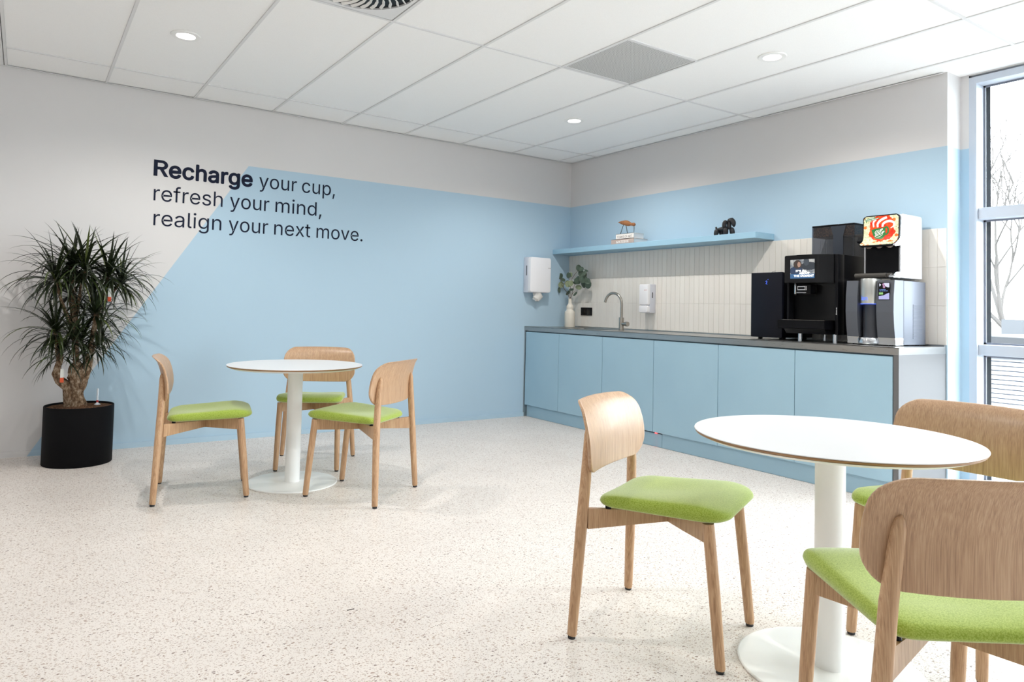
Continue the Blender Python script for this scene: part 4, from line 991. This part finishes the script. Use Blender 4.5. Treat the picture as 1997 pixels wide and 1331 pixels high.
fb.build('foliage', LEAF, t, True, 80, kind='stuff')
TAGW = mat('white_tag', srgb(226, 226, 222), .5); TAGO = mat('orange_tag', srgb(214, 82, 40), .5)
for x, y, z in ((-4.362, -.47, 1.075), (-4.612, -.46, .545)):
    m = MB(); m.box(x-.010, x+.010, y-.001, y+.001, z, z+.085, mi=0); m.box(x-.0105, x+.0105, y-.0014, y+.0014, z-.003, z+.028, mi=1); m.build('plant_tag', [TAGW, TAGO], t)
m = MB(); gx, gy = -4.395, -.33; m.lathe([(.022, .362), (.020, .374), (.008, .382), (.0065, .386), (.0065, .475), (.004, .48)], (gx, gy, 0), 16, mi=0); m.lathe([(.0068, .388), (.0068, .402)], (gx, gy, 0), 12, mi=1); m.build('water_gauge', [mat('clear_plastic', srgb(220, 228, 236), .15), mat('red_float', srgb(190, 40, 40), .4)], t, True)

# ------------------------------------------------------------------ small red floor signal of the built-in appliance
t = thing('floor_signal_lamp', 'tiny red signal light under the cabinet doors shining on the floor', 'signal light', (-.553, -1.79, .111))
MB().box(-.556, -.547, -1.80, -1.78, .1075, .1145).build('lamp_lens', mat('red_led', (.2, 0, 0), .4, emit=(1, .05, .05), es=4), t)
l = bpy.data.lights.new('red_beam', 'SPOT'); l.energy = .25; l.color = (1, .06, .06); l.spot_size = R(20); l.shadow_soft_size = .002
o = bpy.data.objects.new('red_beam', l); C.objects.link(o); o.parent = t; o.location = (-.004, 0, -.006); o.rotation_euler = (0, R(-4), 0)

# ------------------------------------------------------------------ a stray stirrer on the floor
m = MB(); m.box(-3.836, -3.809, -3.4170, -3.4140, .0002, .0022, bev=.0006, seg=1)
tag(m.build('coffee_stirrer', mat('dark_stick', srgb(70, 56, 48), .7)), 'short thin dark stick lying alone on the terrazzo floor', 'stick')

# ------------------------------------------------------------------ outside
m = MB(); m.box(-90, 150, -120, 150, -4.2, -4.0)
m.build('ground_outside', mat('pale_paving', srgb(128, 128, 126), .9), kind='structure')
t = thing('neighbouring_building', 'pale low building with horizontal cladding slats seen through the window', 'building', (15, 4, -4))
CLAD = mat('pale_cladding', srgb(150, 153, 160), .6)
MB().box(12.05, 24, -14, 20, -4, .30).build('wall', mat('dark_joint', srgb(92, 96, 106), .8), t)
sf = None
for k in range(44):
    z = .245-k*.095
    if sf is None:
        m = MB(); m.rings([[(12.05, y, z), (12.0, y, z), (12.02, y, z+.072), (12.05, y, z+.072)] for y in (-14, 20)]); sf = m.build('cladding_slat', CLAD, t); z0_ = z
    else:
        o = sf.copy(); C.objects.link(o); o.parent = t; o.location = (0, 0, z-z0_)
m = MB(); m.box(11.95, 24.1, -14.1, 20.1, .30, .40); m.build('roof_edge', mat('roof_metal', srgb(74, 75, 79), .8, spec=.1), t)
m = MB(); m.prism([(-3, .40), (6.5, .40), (6.0, .60), (3.0, .68), (0, .62)], 16, 21, 'x'); m.build('roof_mound', mat('pale_roofing', srgb(70, 71, 74), .9, spec=.1), t)
MB().box(22.0, 23.8, 2.2, 4.2, .40, 1.12).build('roof_unit', mat('roof_unit_metal', srgb(92, 94, 98), .7, spec=.1), t)
t = thing('bare_tree', 'leafless tree with bare spreading branches behind the neighbouring building', 'tree', (35, 8.15, -4))
TWOOD = mat('grey_bark', srgb(84, 80, 78), .95)
rnd = random.Random(3); tm = MB()
def grow(p, d, L, r, lv):
    pts = [p]; q = p.copy(); dd = d.copy()
    for k in range(4):
        dd = (dd+Vector((rnd.uniform(-.12, .12), rnd.uniform(-.16, .16), rnd.uniform(-.02, .12)))).normalized(); q = q+dd*L/4; pts.append(q.copy())
    tm.tube(pts, [r, r*.9, r*.8, r*.7, r*.6], 6 if lv < 3 else 4, cap=False)
    if lv < 6:
        for k in range(3 if lv < 4 else 2):
            f = pts[rnd.randint(2, 4)] if k else pts[4]
            side = Vector((rnd.uniform(-.8, .8), rnd.uniform(-1, 1), rnd.uniform(.0, .6)))
            grow(f, (dd*.9+side*.75).normalized(), L*rnd.uniform(.66, .84), r*.67, lv+1)
grow(Vector((35, 8.15, -4)), Vector((0, 0, 1)), 4.9, .16, 0)
tm.build('branches', TWOOD, t)
t = thing('distant_hedge', 'low pale hedge line on the horizon outside the window', 'hedge', (46, 12, -4))
m = MB()
for k in range(60):
    y = -20+k*1.2; m.ball((46+rnd.uniform(-1, 1), y, -2+rnd.uniform(-.3, .3)), (1.4, 1.3, 3.2+rnd.uniform(-.5, .9)), 10, 6)
m.build('hedge_foliage', mat('winter_hedge', srgb(120, 118, 112), 1), t, True, kind='stuff')
